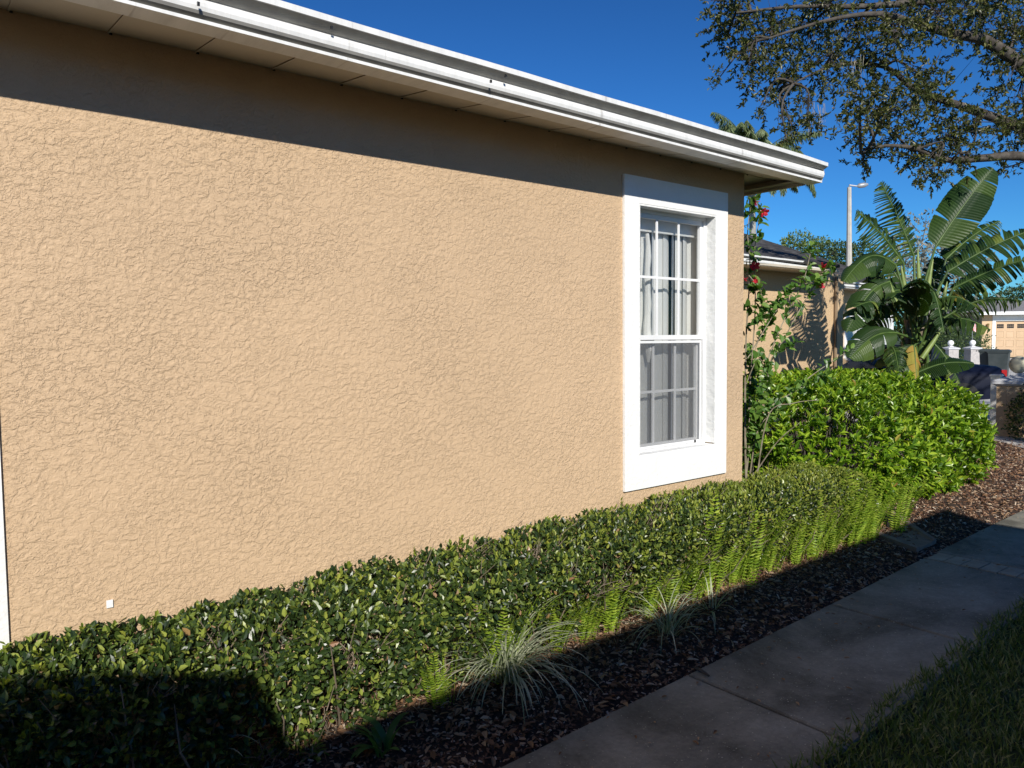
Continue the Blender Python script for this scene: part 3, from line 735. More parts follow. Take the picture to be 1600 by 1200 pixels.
# ------------------------------------------------------------ hibiscus at the wall corner
hib = empty('hibiscus_shrub', (5.2, 3.5, 0), 'leggy hibiscus shrub with red flowers growing at the corner of the wall', 'shrub')
HB = MB(); HL = MB(); flowers = []
def curve(pts, n=12):
    P = np.array(pts, float); t = np.linspace(0, len(P) - 1, n); out = []
    for q_ in t:
        i = min(int(q_), len(P) - 2); f = q_ - i
        p0, p1, p2, p3 = P[max(i - 1, 0)], P[i], P[i + 1], P[min(i + 2, len(P) - 1)]
        out.append(.5 * ((2 * p1) + (-p0 + p2) * f + (2 * p0 - 5 * p1 + 4 * p2 - p3) * f * f + (-p0 + 3 * p1 - 3 * p2 + p3) * f ** 3))
    return np.array(out)
def hstem(pxs, d0, d1, r0=.009, leaves=True, dens=1.0):
    r0 *= .8; P = [at(x, y, d0 + (d1 - d0) * i / (len(pxs) - 1)) for i, (x, y) in enumerate(pxs)]
    c = curve(P, 18); HB.tube(c, np.linspace(r0, .0025, 18), 5, False)
    if leaves:
        for i in range(5, 18):
            nn = rng.poisson((2.6 + i * .24) * dens)
            if nn:
                pp = np.repeat(c[i][None], nn, 0) + rng.normal(size=(nn, 3)) * .015
                dd = norm(rdir(nn) + np.array([0, -.2, .25])); s = rng.uniform(.045, .09, nn)
                HL.inst(LEAF_V, LEAF_F, pp, frames(dd, rdir(nn) * .5 + np.array([-.2, -.5, .8])), np.stack([s * .6, s, s], 1))
    return c
hstem([(1166, 760), (1164, 640), (1166, 520), (1172, 420), (1168, 360), (1176, 310)], 6.3, 6.1, .012)
hstem([(1172, 600), (1180, 480), (1178, 400), (1186, 340), (1180, 305)], 6.2, 6.15, .007)
hstem([(1168, 650), (1200, 560), (1225, 500), (1255, 440), (1268, 385)], 6.3, 6.6)
hstem([(1170, 700), (1190, 600), (1230, 520), (1270, 450), (1300, 415)], 6.3, 6.8)
hstem([(1168, 560), (1210, 490), (1240, 450), (1282, 440)], 6.2, 6.6, .006)
hstem([(1170, 640), (1176, 560), (1200, 500), (1220, 470)], 6.3, 6.4, .006)
hstem([(1170, 700), (1200, 640), (1245, 610), (1290, 585)], 6.3, 6.4)
hstem([(1172, 740), (1185, 670), (1215, 640)], 6.3, 6.2)
hstem([(1165, 750), (1175, 680), (1195, 630), (1205, 560), (1240, 540)], 6.3, 6.4)
hstem([(1170, 430), (1190, 460), (1186, 500)], 6.1, 6.1, .005)
hstem([(1166, 600), (1185, 560), (1200, 590), (1180, 640)], 6.1, 6.0, .005)
hstem([(1172, 700), (1240, 610), (1330, 545)], 6.3, 6.7, .009, True, .5)
hstem([(1180, 770), (1200, 650), (1240, 630), (1280, 625)], 6.2, 6.0, .008, False)
hstem([(1176, 745), (1215, 690), (1250, 660)], 6.2, 6.0, .007, False)
for x0 in (1168, 1178): hstem([(x0, 770), (x0 - 2, 700), (x0 + 4, 640), (x0 + 2, 560)], 6.3, 6.3, .006, True)
HB.build('stems', M_HIBST, hib); HL.build('foliage', M_HIB, hib)
for px, py, d, s in ((1177, 316, 6.1, 1), (1193, 330, 6.15, 1), (1179, 414, 6.1, 1), (1163, 438, 6.05, .6), (1176, 440, 6.1, 1.05), (1284, 417, 6.75, .95), (1279, 446, 6.7, 1.15)):
    b = MB(); c = at(px, py, d); ax = norm(rng.normal(size=3) * .6 + np.array([-.5, -.6, .1]))
    t1 = norm(np.cross(ax, [0, 0, 1.])); t2 = np.cross(ax, t1)
    PT = [(0, 0, 0), (-.5, .55, .02), (.5, .55, -.02), (-.35, 1, -.1), (.3, .95, -.16), (0, .6, .05)]
    for k in range(5):
        a = 2 * math.pi * k / 5 + rng.normal() * .15; out = t1 * math.cos(a) + t2 * math.sin(a)
        b.inst(PT, [(0, 5, 1), (0, 2, 5), (1, 5, 3), (5, 2, 4), (5, 4, 3)], [c], frames(np.array([out * .8 + ax * .55]), np.array([ax])), np.array([[.036 * s, .046 * s, .046 * s]]))
    b.tube([c, c + ax * .055 * s], [.003, .002], 4)
    b.build('flower', M_RED, hib)

# ------------------------------------------------------------ paddle-leaved plant (giant bird of paradise)
bird = empty('bird_of_paradise_plant', tuple(onz(1430, 640, 0)[:2]) + (0,), 'tall banana like plant with big torn paddle leaves behind the bright bush', 'plant')
bx, by = at(1432, 560, 11)[:2]; bird.location = (bx, by, 0)
def paddle(base, tip, wid, split, nrm, sag=.12, pet=None, mat=None, pr=.02, droop=.25, lobes=None):
    """torn leaf: midrib from base to tip, blade halves cut into lobes"""
    mat = mat or M_BIRD; base = np.array(base); tip = np.array(tip); L = np.linalg.norm(tip - base); nrm = norm(np.array(nrm, float))
    k = 64; t = np.linspace(0, 1, k); C = base + (tip - base) * t[:, None]; C += np.array([0, 0, 1.]) * (sag * L * np.sin(np.pi * t) - 0)[:, None]
    T = norm(np.gradient(C, axis=0)); S = norm(np.cross(T, nrm)); Nn = np.cross(S, T)
    prof = wid * np.sin(np.pi * np.clip(t * .95 + .05, 0, 1)) ** .5 * (1 - .25 * t)
    b = MB(); rows = 5
    for sgn in (-1, 1):
        i = 0
        while i < k - 1:
            if split > .8: m = int(rng.integers(1, 3))
            elif split > .3: m = int(rng.integers(2, 8))
            else: m = int(rng.integers(7, 22))
            j = min(i + m, k - 1)
            tw = rng.normal() * .25 * (1 if split > .2 else .3); dr = droop * rng.uniform(.5, 1.6); swp = rng.uniform(.15, .4) + rng.normal() * .06
            gap = .0 if split < .2 else (rng.uniform(.02, .07) if split < .3 else rng.uniform(.1, .35 if split <= .8 else .45))
            V = []
            for q_ in range(i, j + 1):
                f = (q_ - i) / max(1, j - i)
                for r_ in range(rows + 1):
                    u = r_ / rows
                    w_ = prof[q_] * u * (1 + rng.normal() * .01)
                    along = swp * w_ + (.5 - f) * gap * (j - i) * L / k * u * 1.6
                    V.append(C[q_] + S[q_] * sgn * w_ * math.cos(dr * u) * (1 - .1 * tw * f) + T[q_] * along
                             - Nn[q_] * w_ * (math.sin(dr * u) + tw * (f - .5) * u * .8) - np.array([0, 0, 1.]) * w_ * droop * u * .5 + Nn[q_] * .12 * w_ * (1 - u) + Nn[q_] * (.0035 * (-1) ** q_ * min(1, u * 3)))
            V = np.array(V); rr = rows + 1
            fs = [(a * rr + c, (a + 1) * rr + c, (a + 1) * rr + c + 1, a * rr + c + 1) for a in range(j - i) for c in range(rows)]
            b.add(V, fs); i = j
    o = b.build('leaf', mat, bird)
    b = MB(); b.tube(C, np.linspace(pr, .004, k), 5)
    if pet is not None:
        pts = curve([pet, (np.array(pet) + base) / 2 + rng.normal(size=3) * .03, base], 10); b.tube(pts, np.linspace(pr * 1.7, pr, 10), 6)
    b.build('leaf_stalk', M_RIB, o, True)
heart = at(1436, 520, 11)
cd = -RC @ np.array([0, 0, -1.])      # toward the camera
right = RC @ np.array([1., 0, 0]); upv = np.array([0, 0, 1.])
LV = [  # base px, tip px, depth base, depth tip, width m, split, normal(toward cam, right, up), sag, droop
    ((1462, 385), (1552, 262), 11, 10.9, .44, .25, (1, -.3, .3), .03, .12),
    ((1428, 400), (1376, 284), 11.1, 11.0, .42, .95, (.9, .2, .3), .03, .25),
    ((1412, 412), (1338, 330), 10.9, 10.7, .42, .95, (.8, .1, .5), .06, .35),
    ((1400, 415), (1318, 440), 10.8, 10.5, .36, .12, (.7, -.5, .6), .25, .45),
    ((1390, 440), (1322, 520), 10.7, 10.4, .34, .3, (.9, -.4, .3), .15, .3),
    ((1478, 405), (1562, 345), 11.1, 11.2, .36, .6, (.6, .0, .7), .06, .3),
    ((1480, 425), (1615, 358), 10.9, 10.6, .40, .6, (.8, -.2, .6), .04, .25),
    ((1490, 450), (1622, 400), 10.8, 10.3, .33, .4, (.7, .0, .6), .04, .3),
    ((1480, 480), (1560, 430), 11.2, 11.5, .34, .8, (.7, .2, .6), .08, .3),
    ((1470, 500), (1598, 470), 10.9, 10.6, .30, .95, (.5, 0, .9), .14, .5),
    ((1455, 505), (1548, 515), 10.8, 10.4, .34, .6, (.5, .1, .9), .15, .5),
    ((1432, 583), (1522, 568), 10.5, 10.2, .30, .12, (.5, 0, .85), .10, .15),
    ((1410, 500), (1335, 480), 10.8, 10.3, .32, .4, (.5, -.1, .9), .15, .4),
    ((1400, 520), (1328, 560), 10.6, 10.2, .34, .12, (.9, -.3, .3), .12, .3),
    ((1432, 490), (1380, 400), 11.3, 11.5, .36, .6, (.9, .3, .2), .05, .3),
    ((1420, 470), (1352, 430), 11.3, 11.3, .34, .5, (.6, -.2, .7), .1, .4),
    ((1440, 470), (1498, 380), 11.4, 11.6, .32, .5, (.9, -.3, .2), .05, .3),
    ((1450, 530), (1500, 600), 10.9, 10.7, .28, .5, (.8, .3, .5), .12, .4),
    ((1425, 540), (1395, 590), 10.7, 10.5, .26, .5, (.9, -.2, .3), .12, .3),
    ((1415, 455), (1365, 500), 10.9, 10.6, .30, .6, (.7, -.3, .5), .2, .5),
    ((1460, 470), (1525, 480), 10.6, 10.2, .30, .5, (.4, .1, .9), .18, .5),
    ((1440, 500), (1430, 450), 11.4, 12.0, .30, .5, (.4, .1, .9), .18, .5),
    ((1385, 455), (1345, 395), 11.4, 11.7, .34, .6, (.6, .1, .7), .1, .4),
    ((1445, 440), (1475, 520), 10.6, 10.2, .26, .5, (.7, .4, .5), .2, .5),
    ((1395, 480), (1350, 540), 11.2, 11.2, .30, .5, (.7, .1, .5), .15, .4),
]
for (b0, t0, d0, d1, wd, sp, nv, sg, dr) in LV:
    nvec = cd * nv[0] + right * nv[1] + upv * nv[2]
    wd *= .80; hp = heart + np.array([rng.normal() * .08, rng.normal() * .08, rng.uniform(-.5, .1)])
    paddle(at(*b0, d0), at(*t0, d1), wd, sp, nvec, sg, hp, None, .016, dr)
for _ in range(16):     # older leaves filling the heart of the plant
    a_ = rng.uniform(0, 2 * math.pi); st = heart + np.array([rng.normal() * .15, rng.normal() * .15, rng.uniform(-.7, .5)])
    o1 = st + np.array([math.cos(a_), math.sin(a_), rng.uniform(.1, .9)]) * rng.uniform(.3, .6); t1 = o1 + np.array([math.cos(a_), math.sin(a_), rng.uniform(-.6, .6)]) * rng.uniform(.6, 1.0)
    if 1335 < (800 + F * (RC.T @ (t1 - EYE))[0] / -(RC.T @ (t1 - EYE))[2]) < 1500:
        paddle(o1, t1, rng.uniform(.16, .27), rng.choice([.3, .6, .9]), rdir(1)[0] * .5 + upv * .6 + cd * .4, .12, st, None, .013, .4)
paddle(at(1428, 540, 10.6), at(1432, 592, 10.4), .16, .12, cd + right * .3, .05, heart, M_BIRDY, .014, .4)
paddle(at(1490, 455, 10.8), at(1508, 470, 10.7), .10, .2, cd + right * .3, .05, heart, M_BIRDY, .010, .5)
for (a, c, d) in (((1437, 470), (1434, 388), 10.8), ((1418, 475), (1408, 415), 10.8), ((1402, 480), (1390, 440), 10.7), ((1446, 470), (1458, 405), 10.9), ((1470, 490), (1480, 440), 10.8), ((1440, 560), (1475, 510), 10.7)):
    b = MB(); b.tube([at(*a, d), at((a[0] + c[0]) / 2, (a[1] + c[1]) / 2, d), at(*c, d)], [.036, .032, .007], 8); b.build('new_shoot', M_PETI, bird, True)
for (x0, x1) in ((1418, 1425), (1440, 1440), (1432, 1455), (1400, 1418)):
    b = MB(); top = at(x1, 500, 11); bot = np.array([*at(x0, 600, 11)[:2], 0]); b.tube([bot, (bot + top) / 2 + [0.02, 0, 0], top], [.075, .06, .05], 9); b.build('trunk', M_TWIG, bird, True)

# ------------------------------------------------------------ live oak overhead
oak = empty('live_oak_tree', (13.5, -.8, 0), 'spreading oak with dark small leaves overhanging from the upper right', 'tree')
OB = MB()
T0 = np.array([13.5, -.8, 0])
OB.tube(curve([T0, T0 + [.1, 0, 1.5], T0 + [-.1, .2, 3], T0 + [-.1, .5, 4.2]], 10), np.linspace(.34, .24, 10), 12)
fork = T0 + [-.1, .5, 4.1]
limbs = []
def limb(pts, r0, r1):
    c = curve(pts, 24); OB.tube(c, np.linspace(r0, r1, 24), 8, False); limbs.append(c); return c
A_ = lambda L: [at(*q_) for q_ in L]
limb([fork, fork + [.3, 2.0, 1.0]] + A_([(1680, 150, 11.5), (1585, 92, 11.3), (1537, 62, 11.2), (1490, 53, 11), (1440, 40, 10.8), (1380, 22, 10.5), (1300, 30, 10.2), (1200, 60, 10)]), .135, .012)
limb([fork, fork + [.2, 1.8, .6]] + A_([(1700, 250, 11.8), (1600, 202, 11.6), (1537, 178, 11.4), (1500, 165, 11.3), (1430, 140, 11.1), (1385, 105, 10.9), (1310, 100, 10.6), (1240, 130, 10.4)]), .115, .010)
limb([fork, fork + [.1, 1.6, .0]] + A_([(1700, 262, 11.2), (1600, 244, 11.1), (1537, 247, 11), (1480, 250, 10.9), (1430, 232, 10.8), (1380, 228, 10.6), (1345, 240, 10.5)]), .10, .010)
limb([fork, fork + [0, 1.8, 1.8]] + A_([(1640, -60, 11), (1560, -20, 11), (1460, 0, 10.8), (1350, 10, 10.6), (1250, 10, 10.4), (1150, 20, 10.2)]), .11, .012)
limb([fork, fork + [-1.2, -.4, .8], fork + [-2.5, -.9, 1.0]], .14, .04)
CLP = [(1150, 35, 40, 1), (1205, 55, 50, 1.1), (1265, 45, 50, 1.1), (1335, 45, 55, 1.1), (1405, 50, 45, 1.1), (1170, 100, 34, .8), (1225, 115, 42, 1.0), (1290, 105, 45, 1.0), (1350, 105, 42, .9),
       (1262, 180, 24, .8), (1238, 195, 18, .6), (1222, 150, 26, .4), (1230, 222, 12, .35), (1350, 160, 34, .9), (1335, 205, 22, .7), (1342, 240, 16, .6), (1348, 262, 10, .3), (1400, 165, 42, 1.1), (1395, 215, 30, .9),
       (1440, 120, 36, .9), (1460, 165, 45, 1.1), (1475, 215, 45, 1.2), (1430, 235, 26, 1.0), (1455, 268, 18, .9), (1500, 240, 30, .8), (1520, 190, 36, .7), (1470, 25, 45, 1.1), (1530, 25, 50, 1.2), (1585, 40, 50, 1.3),
       (1580, 120, 22, .5), (1590, 150, 30, .9), (1570, 200, 34, .9), (1595, 220, 28, .8), (1572, 262, 12, .6), (1600, 80, 40, .9), (1560, 70, 30, .5), (1150, 0, 40, 1), (1300, 0, 50, 1), (1420, 0, 50, 1), (1540, -10, 50, 1), (1190, 165, 12, .25), (1135, 60, 14, .3), (1125, 120, 12, .3)]
OL = MB(); allc = np.concatenate(limbs)
tips_P, tips_A = [], []
def clump(c, rad, nt_, nearest=True):
    i = np.argmin(np.linalg.norm(allc - c, axis=1)); src = allc[i]
    mid = (src + c) / 2 + rng.normal(size=3) * .08 + [0, 0, .08]
    cc = curve([src, mid, c], 8); OB.tube(cc, np.linspace(.022, .007, 8), 5, False)
    for _ in range(nt_):
        q_ = c + rng.normal(size=3) * rad * .52
        s_ = cc[rng.integers(3, 8)]
        if rng.uniform() < .45: OB.tube([s_, (s_ + q_) / 2 + rng.normal(size=3) * .03, q_], [.006, .004, .002], 3, False)
        a = norm((q_ - c) * .6 + rng.normal(size=3) * .25 * rad + np.array([-.1, 0, -.25]) * rad)
        tips_P.append(q_); tips_A.append(a)
        OB.tube([q_, q_ + a * .14], [.003, .0012], 3, False)
for (px, py, r_, dn) in CLP:
    d = 10.2 + (px - 1110) / 490 * 1.0 + rng.normal() * .35
    c = at(px, py, d); rad = r_ / F * d
    clump(c, rad * .95, int(dn * 1.75 * r_))
for _ in range(26):       # crown outside the picture, nearer the sun: it shades the pillar
    c = np.array([rng.uniform(8.6, 12.5), rng.uniform(-3.2, -.9), rng.uniform(3.9, 6.0)]); clump(c, .55, 22)
for _ in range(22):
    c = fork + np.array([rng.uniform(-1, 3), rng.uniform(-1.5, 2.2), rng.uniform(1.0, 3.0)]); clump(c, .7, 16)
TP, TA = np.array(tips_P), np.array(tips_A)
for k in range(13):
    n = len(TP); f = rng.uniform(0, 1, n)[:, None]
    P = TP + TA * .14 * f; D = norm(TA * .6 + rdir(n)); s = rng.uniform(.040, .075, n)
    OL.inst(LEAF_V, LEAF_F, P, frames(D, rdir(n) + np.array([0, 0, .6])), np.stack([s * .42, s, s], 1))
OB.build('trunk', M_BARK, oak, True); OL.build('crown', M_OAK, oak)
# grey moss strands
M_MOSS = surf('grey_moss', (.20, .19, .15), (.32, .30, .25), 8, .9)
for px, py in ((1275, 165), (1285, 170), (1340, 90), (1268, 175)):
    b = MB()
    for _ in range(6):
        p = at(px + rng.normal() * 6, py + rng.normal() * 8, 10.4); b.tube([p, p + [rng.normal() * .03, 0, -.12], p + [rng.normal() * .05, 0, -.28]], [.003, .003, .001], 3, False)
    b.build('moss', M_MOSS, oak)

# ------------------------------------------------------------ second house beyond the hibiscus
h2 = empty('second_house', (10, 7.05, 0), 'tan stucco house with dark shingle roof seen beyond the hibiscus', 'house')
b = MB(); W2 = 7.05; E2 = 13.0
cor = ony(1318, 500, W2)[0]
b.box(5.8, cor, W2, 13, -.1, 2.75)
b.box(cor + .001, 19.4, 8.9, 13, -.1, 2.75)
b.build('wall', M_STUC2, h2)
g0 = ony(1165, 410, 6.5); g1 = ony(1306, 431, 6.62)
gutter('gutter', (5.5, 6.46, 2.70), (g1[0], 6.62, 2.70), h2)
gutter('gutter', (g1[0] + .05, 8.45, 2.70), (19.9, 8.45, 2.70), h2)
b = MB(); b.box(5.5, g1[0], 6.56, W2, 2.705, 2.74); b.box(g1[0] + .02, 19.9, 8.55, 8.9, 2.705, 2.74); b.build('soffit', M_SOFF, h2)
b = MB(); gx1 = g1[0]
def hip(b, X0, X1, Y0, Y1, ez, sl):
    hy = (Y1 - Y0) / 2; rz = ez + sl * hy
    A = [(X0, Y0, ez), (X1, Y0, ez), (X1, Y1, ez), (X0, Y1, ez), (X0 + hy, (Y0 + Y1) / 2, rz), (X1 - hy, (Y0 + Y1) / 2, rz)]
    A += [(x, y, z - .05) for x, y, z in A[:4]]
    b.add(A, [(0, 1, 5, 4), (2, 3, 4, 5), (6, 9, 8, 7), (0, 6, 7, 1), (1, 7, 8, 2), (2, 8, 9, 3), (3, 9, 6, 0)]); b.add(A, [(1, 2, 5), (3, 0, 4)])
hip(b, 2.0, gx1, 6.55, 12.5, 2.835, .36)
hip(b, 4, 19.9, 8.52, 16.5, 2.83, .49)
b.build('roof', M_SHING, h2)
b = MB(); b.tube([(cor - .35, W2 - .04, 0), (cor - .35, W2 - .04, 2.7)], .03, 8); b.build('downspout', surf('tan_downspout', (.22, .16, .10), (.28, .2, .13), 4, .5), h2)
def simple_window(x0, x1, z0, z1, y, par):
    b = MB(); band(b, x0 - .12, x1 + .12, z0 - .12, z1 + .12, x0, x1, z0, z1, y - .03, y - .001); o = b.build('window', M_TRIM, par)
    b = MB(); b.add([(x0, y - .01, z0), (x1, y - .01, z0), (x1, y - .01, z1), (x0, y - .01, z1)], [(0, 1, 2, 3)]); b.build('pane', M_GLASS, o)
    b = MB(); b.box(x0 + .0, x1, y - .006, y - .002, z0, z1); b.build('closed_blind', M_BLIND, o)
    b = MB(); xm = (x0 + x1) / 2; b.box(xm - .02, xm + .02, y - .02, y - .013, z0, z1); b.box(x0, x1, y - .028, y - .021, (z0 + z1) / 2 - .02, (z0 + z1) / 2 + .02); b.build('grille', M_SASH, o)
for px in (1336, 1378):
    q_ = ony(px, 530, 8.9); simple_window(q_[0] - .42, q_[0] + .42, .5, 2.05, 8.9, h2)

# ------------------------------------------------------------ street side
rd = [onz(1380, 640, 0)[:2], onz(1800, 652, 0)[:2], at(2300, 600, 45)[:2], at(1900, 600, 62)[:2], at(1300, 600, 47)[:2], at(1340, 600, 22)[:2]]
def road_sheet(name, poly_fn, mat, z):
    pass
b = MB()
dd = np.array([14.5, 17, 20, 22, 24, 26, 30, 35, 40, 43.9]); lat = np.linspace(4, 40, 10)
V = []
cf = norm(np.array([RC[0] @ [0, 0, -1.], RC[1] @ [0, 0, -1.], 0])); cr = np.array([cf[1], -cf[0], 0])
for d in dd:
    for l in lat:
        p = cf * d + cr * l; V.append((p[0], p[1], -.02 + float(terrain(p[0], p[1])) + .012))
nl = len(lat)
b.add(V, [(i * nl + j, i * nl + j + 1, (i + 1) * nl + j + 1, (i + 1) * nl + j) for i in range(len(dd) - 1) for j in range(nl - 1)])
tag(b.build('road', M_ROAD), kind='structure')
b = MB(); q_ = [onz(1530, 683, .01), onz(1640, 693, .01), onz(1660, 728, .01), onz(1530, 690, .01)]
n = 4; q2 = [np.array([x, y, .10]) for x, y, z in q_]; q3 = [p - [0, 0, .12] for p in q2]
b.add(q2 + q3, [(0, 1, 2, 3), (0, 4, 5, 1), (1, 5, 6, 2), (2, 6, 7, 3), (3, 7, 4, 0)])
tag(b.build('cross_path', M_ROAD), kind='structure')

def gp(px, d):      # ground point in the column px at forward depth d
    p = at(px, 600, d); return np.array([p[0], p[1], float(terrain(p[0], p[1])) ])
M_FPIL = surf('grey_stone_pillar', (.34, .32, .31), (.48, .45, .43), 9, .85)
M_CREAM = surf('cream_stone_ball', (.50, .47, .34), (.62, .58, .44), 6, .7)
M_PWHITE = surf('weathered_white_cap', (.5, .5, .52), (.62, .62, .63), 6, .7)
def pillar(px, d, hgt, wd, label, group, ball=.125, ballmat=None, rz=0, bodymat=None):
    g = gp(px, d); o = empty('gate_pillar', g, label, 'pillar', group, rz)
    c, s = math.cos(rz), math.sin(rz); ax, ay = (c, s, 0), (-s, c, 0); z = (0, 0, 1)
    b = MB(); b.obox(g + [0, 0, hgt / 2], ax, ay, z, wd / 2, wd / 2, hgt / 2); b.build('body', bodymat or M_STUC2, o)
    b = MB(); h = wd / 2
    V = []
    for r_, zz in ((h + .015, hgt), (h + .05, hgt + .03), (h + .05, hgt + .075), (h + .02, hgt + .09), (.10, hgt + .15), (.07, hgt + .19), (.0, hgt + .19)):
        for i, j in ((-1, -1), (1, -1), (1, 1), (-1, 1)): V.append(g + np.array(ax) * i * r_ + np.array(ay) * j * r_ + np.array([0, 0, zz]))
    b.add(V, [(k * 4 + i, k * 4 + (i + 1) % 4, k * 4 + 4 + (i + 1) % 4, k * 4 + 4 + i) for k in range(6) for i in range(4)]); b.build('cap', M_PWHITE if ballmat is None else M_PWHITE, o)
    b = MB(); b.lathe(g + [0, 0, hgt + .19 + ball * .95], [(ball * math.sin(a), -ball * math.cos(a)) for a in np.linspace(0.001, math.pi - .001, 14)], 22); b.build('ball', ballmat or M_TRIM, o, True)
pillar(1591, 11.4, .86, .48, 'tan stucco pillar with cream ball finial at the right edge', 'ball topped pillars', .13, M_CREAM, math.radians(10))
pillar(1518, 37, .75, .5, 'white ball topped pillar in front of the far garage', 'ball topped pillars', .14, None, -.6, M_FPIL)
pillar(1484, 37, .75, .5, 'far white ball topped pillar half hidden behind the banana leaves', 'ball topped pillars', .14, None, -.6, M_FPIL)
b = MB(); g = gp(1557, 12.6); b.obox(g + [0, 0, .47], (1, 0, 0), (0, 1, 0), (0, 0, 1), .05, .07, .47)
b.obox(g + [0, 0, .955], (1, 0, 0), (0, 1, 0), (0, 0, 1), .065, .085, .015)
tag(b.build('white_post', M_TRIM), 'short white post just left of the ball topped pillar', 'post')

def leaf_blob(b, c, R, n, s0, s1, squash=None):
    c = np.array(c); v = rdir(n); r = rng.uniform(.55, 1, n) ** .5
    lump = 1 + .2 * np.sin(v[:, 0] * 7 + c[0]) * np.sin(v[:, 1] * 6) + .12 * np.sin(v[:, 2] * 11 + c[1])
    P = c + v * np.array(R) * (r * lump)[:, None]; d = norm(v + rdir(n)); s = rng.uniform(s0, s1, n)
    b.inst(DIA_V, DIA_F, P, frames(d, rdir(n) + v * .5), np.stack([s * .5, s, s], 1))
def tree(name, base, h, crowns, n, s0, s1, mat, label, cat='tree', group=None, tr=.15, bark=None):
    o = empty(name, base, label, cat, group); base = np.array(base); b = MB()
    top = base + [0, 0, h * .6]
    b.tube(curve([base, (base + top) / 2 + [.1, .05, 0], top], 8), np.linspace(tr, tr * .5, 8), 8)
    for c, R in crowns:
        c = np.array(c); b.tube(curve([base + [0, 0, h * .35], (top + c) / 2, c], 6), np.linspace(tr * .4, .02, 6), 5)
        for _ in range(10):
            q_ = c + rng.normal(size=3) * np.array(R) * .5; b.tube([c, (c + q_) / 2 + rng.normal(size=3) * .1, q_], [.03, .02, .008], 4)
    b.build('trunk', bark or M_BARK, o)
    b = MB()
    for c, R in crowns: leaf_blob(b, c, R, int(n * R[0] * R[2]), s0, s1)
    b.build('crown', mat, o); return o
M_FARG = leafmat('far_leaf', [(0, (.03, .06, .02)), (.6, (.06, .10, .03)), (1, (.12, .17, .05))], .6, .25)
M_GREYL = leafmat('grey_leaf', [(0, (.14, .15, .12)), (.6, (.22, .23, .19)), (1, (.34, .35, .30))], .7, .2, (1, 1, .9, 1), .2)
M_YG = leafmat('light_leaf', [(0, (.09, .14, .03)), (.6, (.16, .22, .05)), (1, (.25, .3, .09))], .5, .3)
M_GBARK = surf('pale_grey_bark', (.25, .24, .21), (.38, .36, .32), 5, .9)
M_PALM = leafmat('palm_leaflet', [(0, (.09, .13, .06)), (.6, (.16, .21, .09)), (1, (.26, .30, .15))], .45, .3)
def crown_at(L): return [(at(px, py, d), R) for px, py, d, R in L]
tree('grey_tree', gp(1450, 34), 6, crown_at([(1440, 380, 34, (1.5, 1.5, 1.2)), (1480, 400, 34, (1.8, 1.6, 1.4)), (1400, 430, 33, (1.6, 1.5, 1.4)), (1500, 440, 34, (1.3, 1.4, 1.2)), (1450, 440, 34, (1.6, 1.5, 1.3))]), 420, .10, .22, M_GREYL, 'pale grey sparse tree behind the banana like plant', bark=M_GBARK)
tree('round_tree', gp(1262, 52), 7, crown_at([(1250, 384, 52, (1.3, 1.3, .9)), (1278, 392, 52, (1.4, 1.3, .9)), (1240, 395, 52, (1.2, 1.2, 1))]), 900, .10, .25, M_YG, 'light green tree showing over the dark shingle roof')
tree('round_tree', gp(1312, 50), 6.5, crown_at([(1305, 398, 50, (1.3, 1.2, .9)), (1345, 402, 50, (1.4, 1.2, 1.0)), (1325, 408, 50, (1.4, 1.2, 1.0))]), 900, .10, .25, M_FARG, 'dark green tree top behind the street lamp pole')
tree('round_tree', gp(1590, 62), 6, crown_at([(1585, 470, 62, (2.2, 2, 1.0)), (1615, 464, 62, (2.2, 2, 1.2)), (1560, 480, 62, (1.8, 2, .8))]), 500, .15, .3, M_FARG, 'hazy tree tops above the far garage roof')
tree('round_tree', gp(1480, 50), 5, crown_at([(1470, 500, 50, (2.4, 2, 1.3)), (1510, 490, 50, (2.0, 2, 1.2)), (1430, 500, 50, (2.2, 2, 1.5)), (1390, 480, 50, (2.4, 2, 1.8))]), 500, .15, .3, M_FARG, 'dark green trees left of the far garage')
for (px, d, R, lab) in ((1500, 40, (2.2, 1.2, .9), 'dark clipped shrub behind the far white pillars'), (1527, 38.5, (.35, .35, .25), 'low shrub at the foot of the far garage wall'), (1460, 40, (2.2, 1.2, .9), 'dark shrub behind the hidden far pillar')):
    g = gp(px, d); b = MB(); leaf_blob(b, g + [0, 0, R[2]], R, int(2600 * min(1, R[0])), .06, .16)
    tag(b.build('shrub', M_FARG), lab, 'shrub', 'far shrubs')
# dark hedge beside the near pillar
b = MB(); g = gp(1612, 10.9); leaf_blob(b, g + [0, 0, .38], (.2, .3, .42), 2200, .03, .06)
tag(b.build('shrub', M_HEDGE), 'dark shaded shrub at the right edge in front of the pillar', 'shrub', 'near shrubs')

tree('added_shade_tree', (11.3, -.2, 0), 4.5, [((10.9, -.3, 2.7), (1.0, 1.2, .9)), ((12.1, .2, 2.8), (1.2, 1.2, 1.0)), ((11.4, .5, 2.2), (1.0, .9, .8)), ((12.9, .5, 2.9), (1.1, 1.2, 1.0))], 2600, .06, .13, M_FARG, 'dense small tree added unseen beyond the right edge to shade the pillar')  # unseen tree, added only to keep the sun off the near pillar
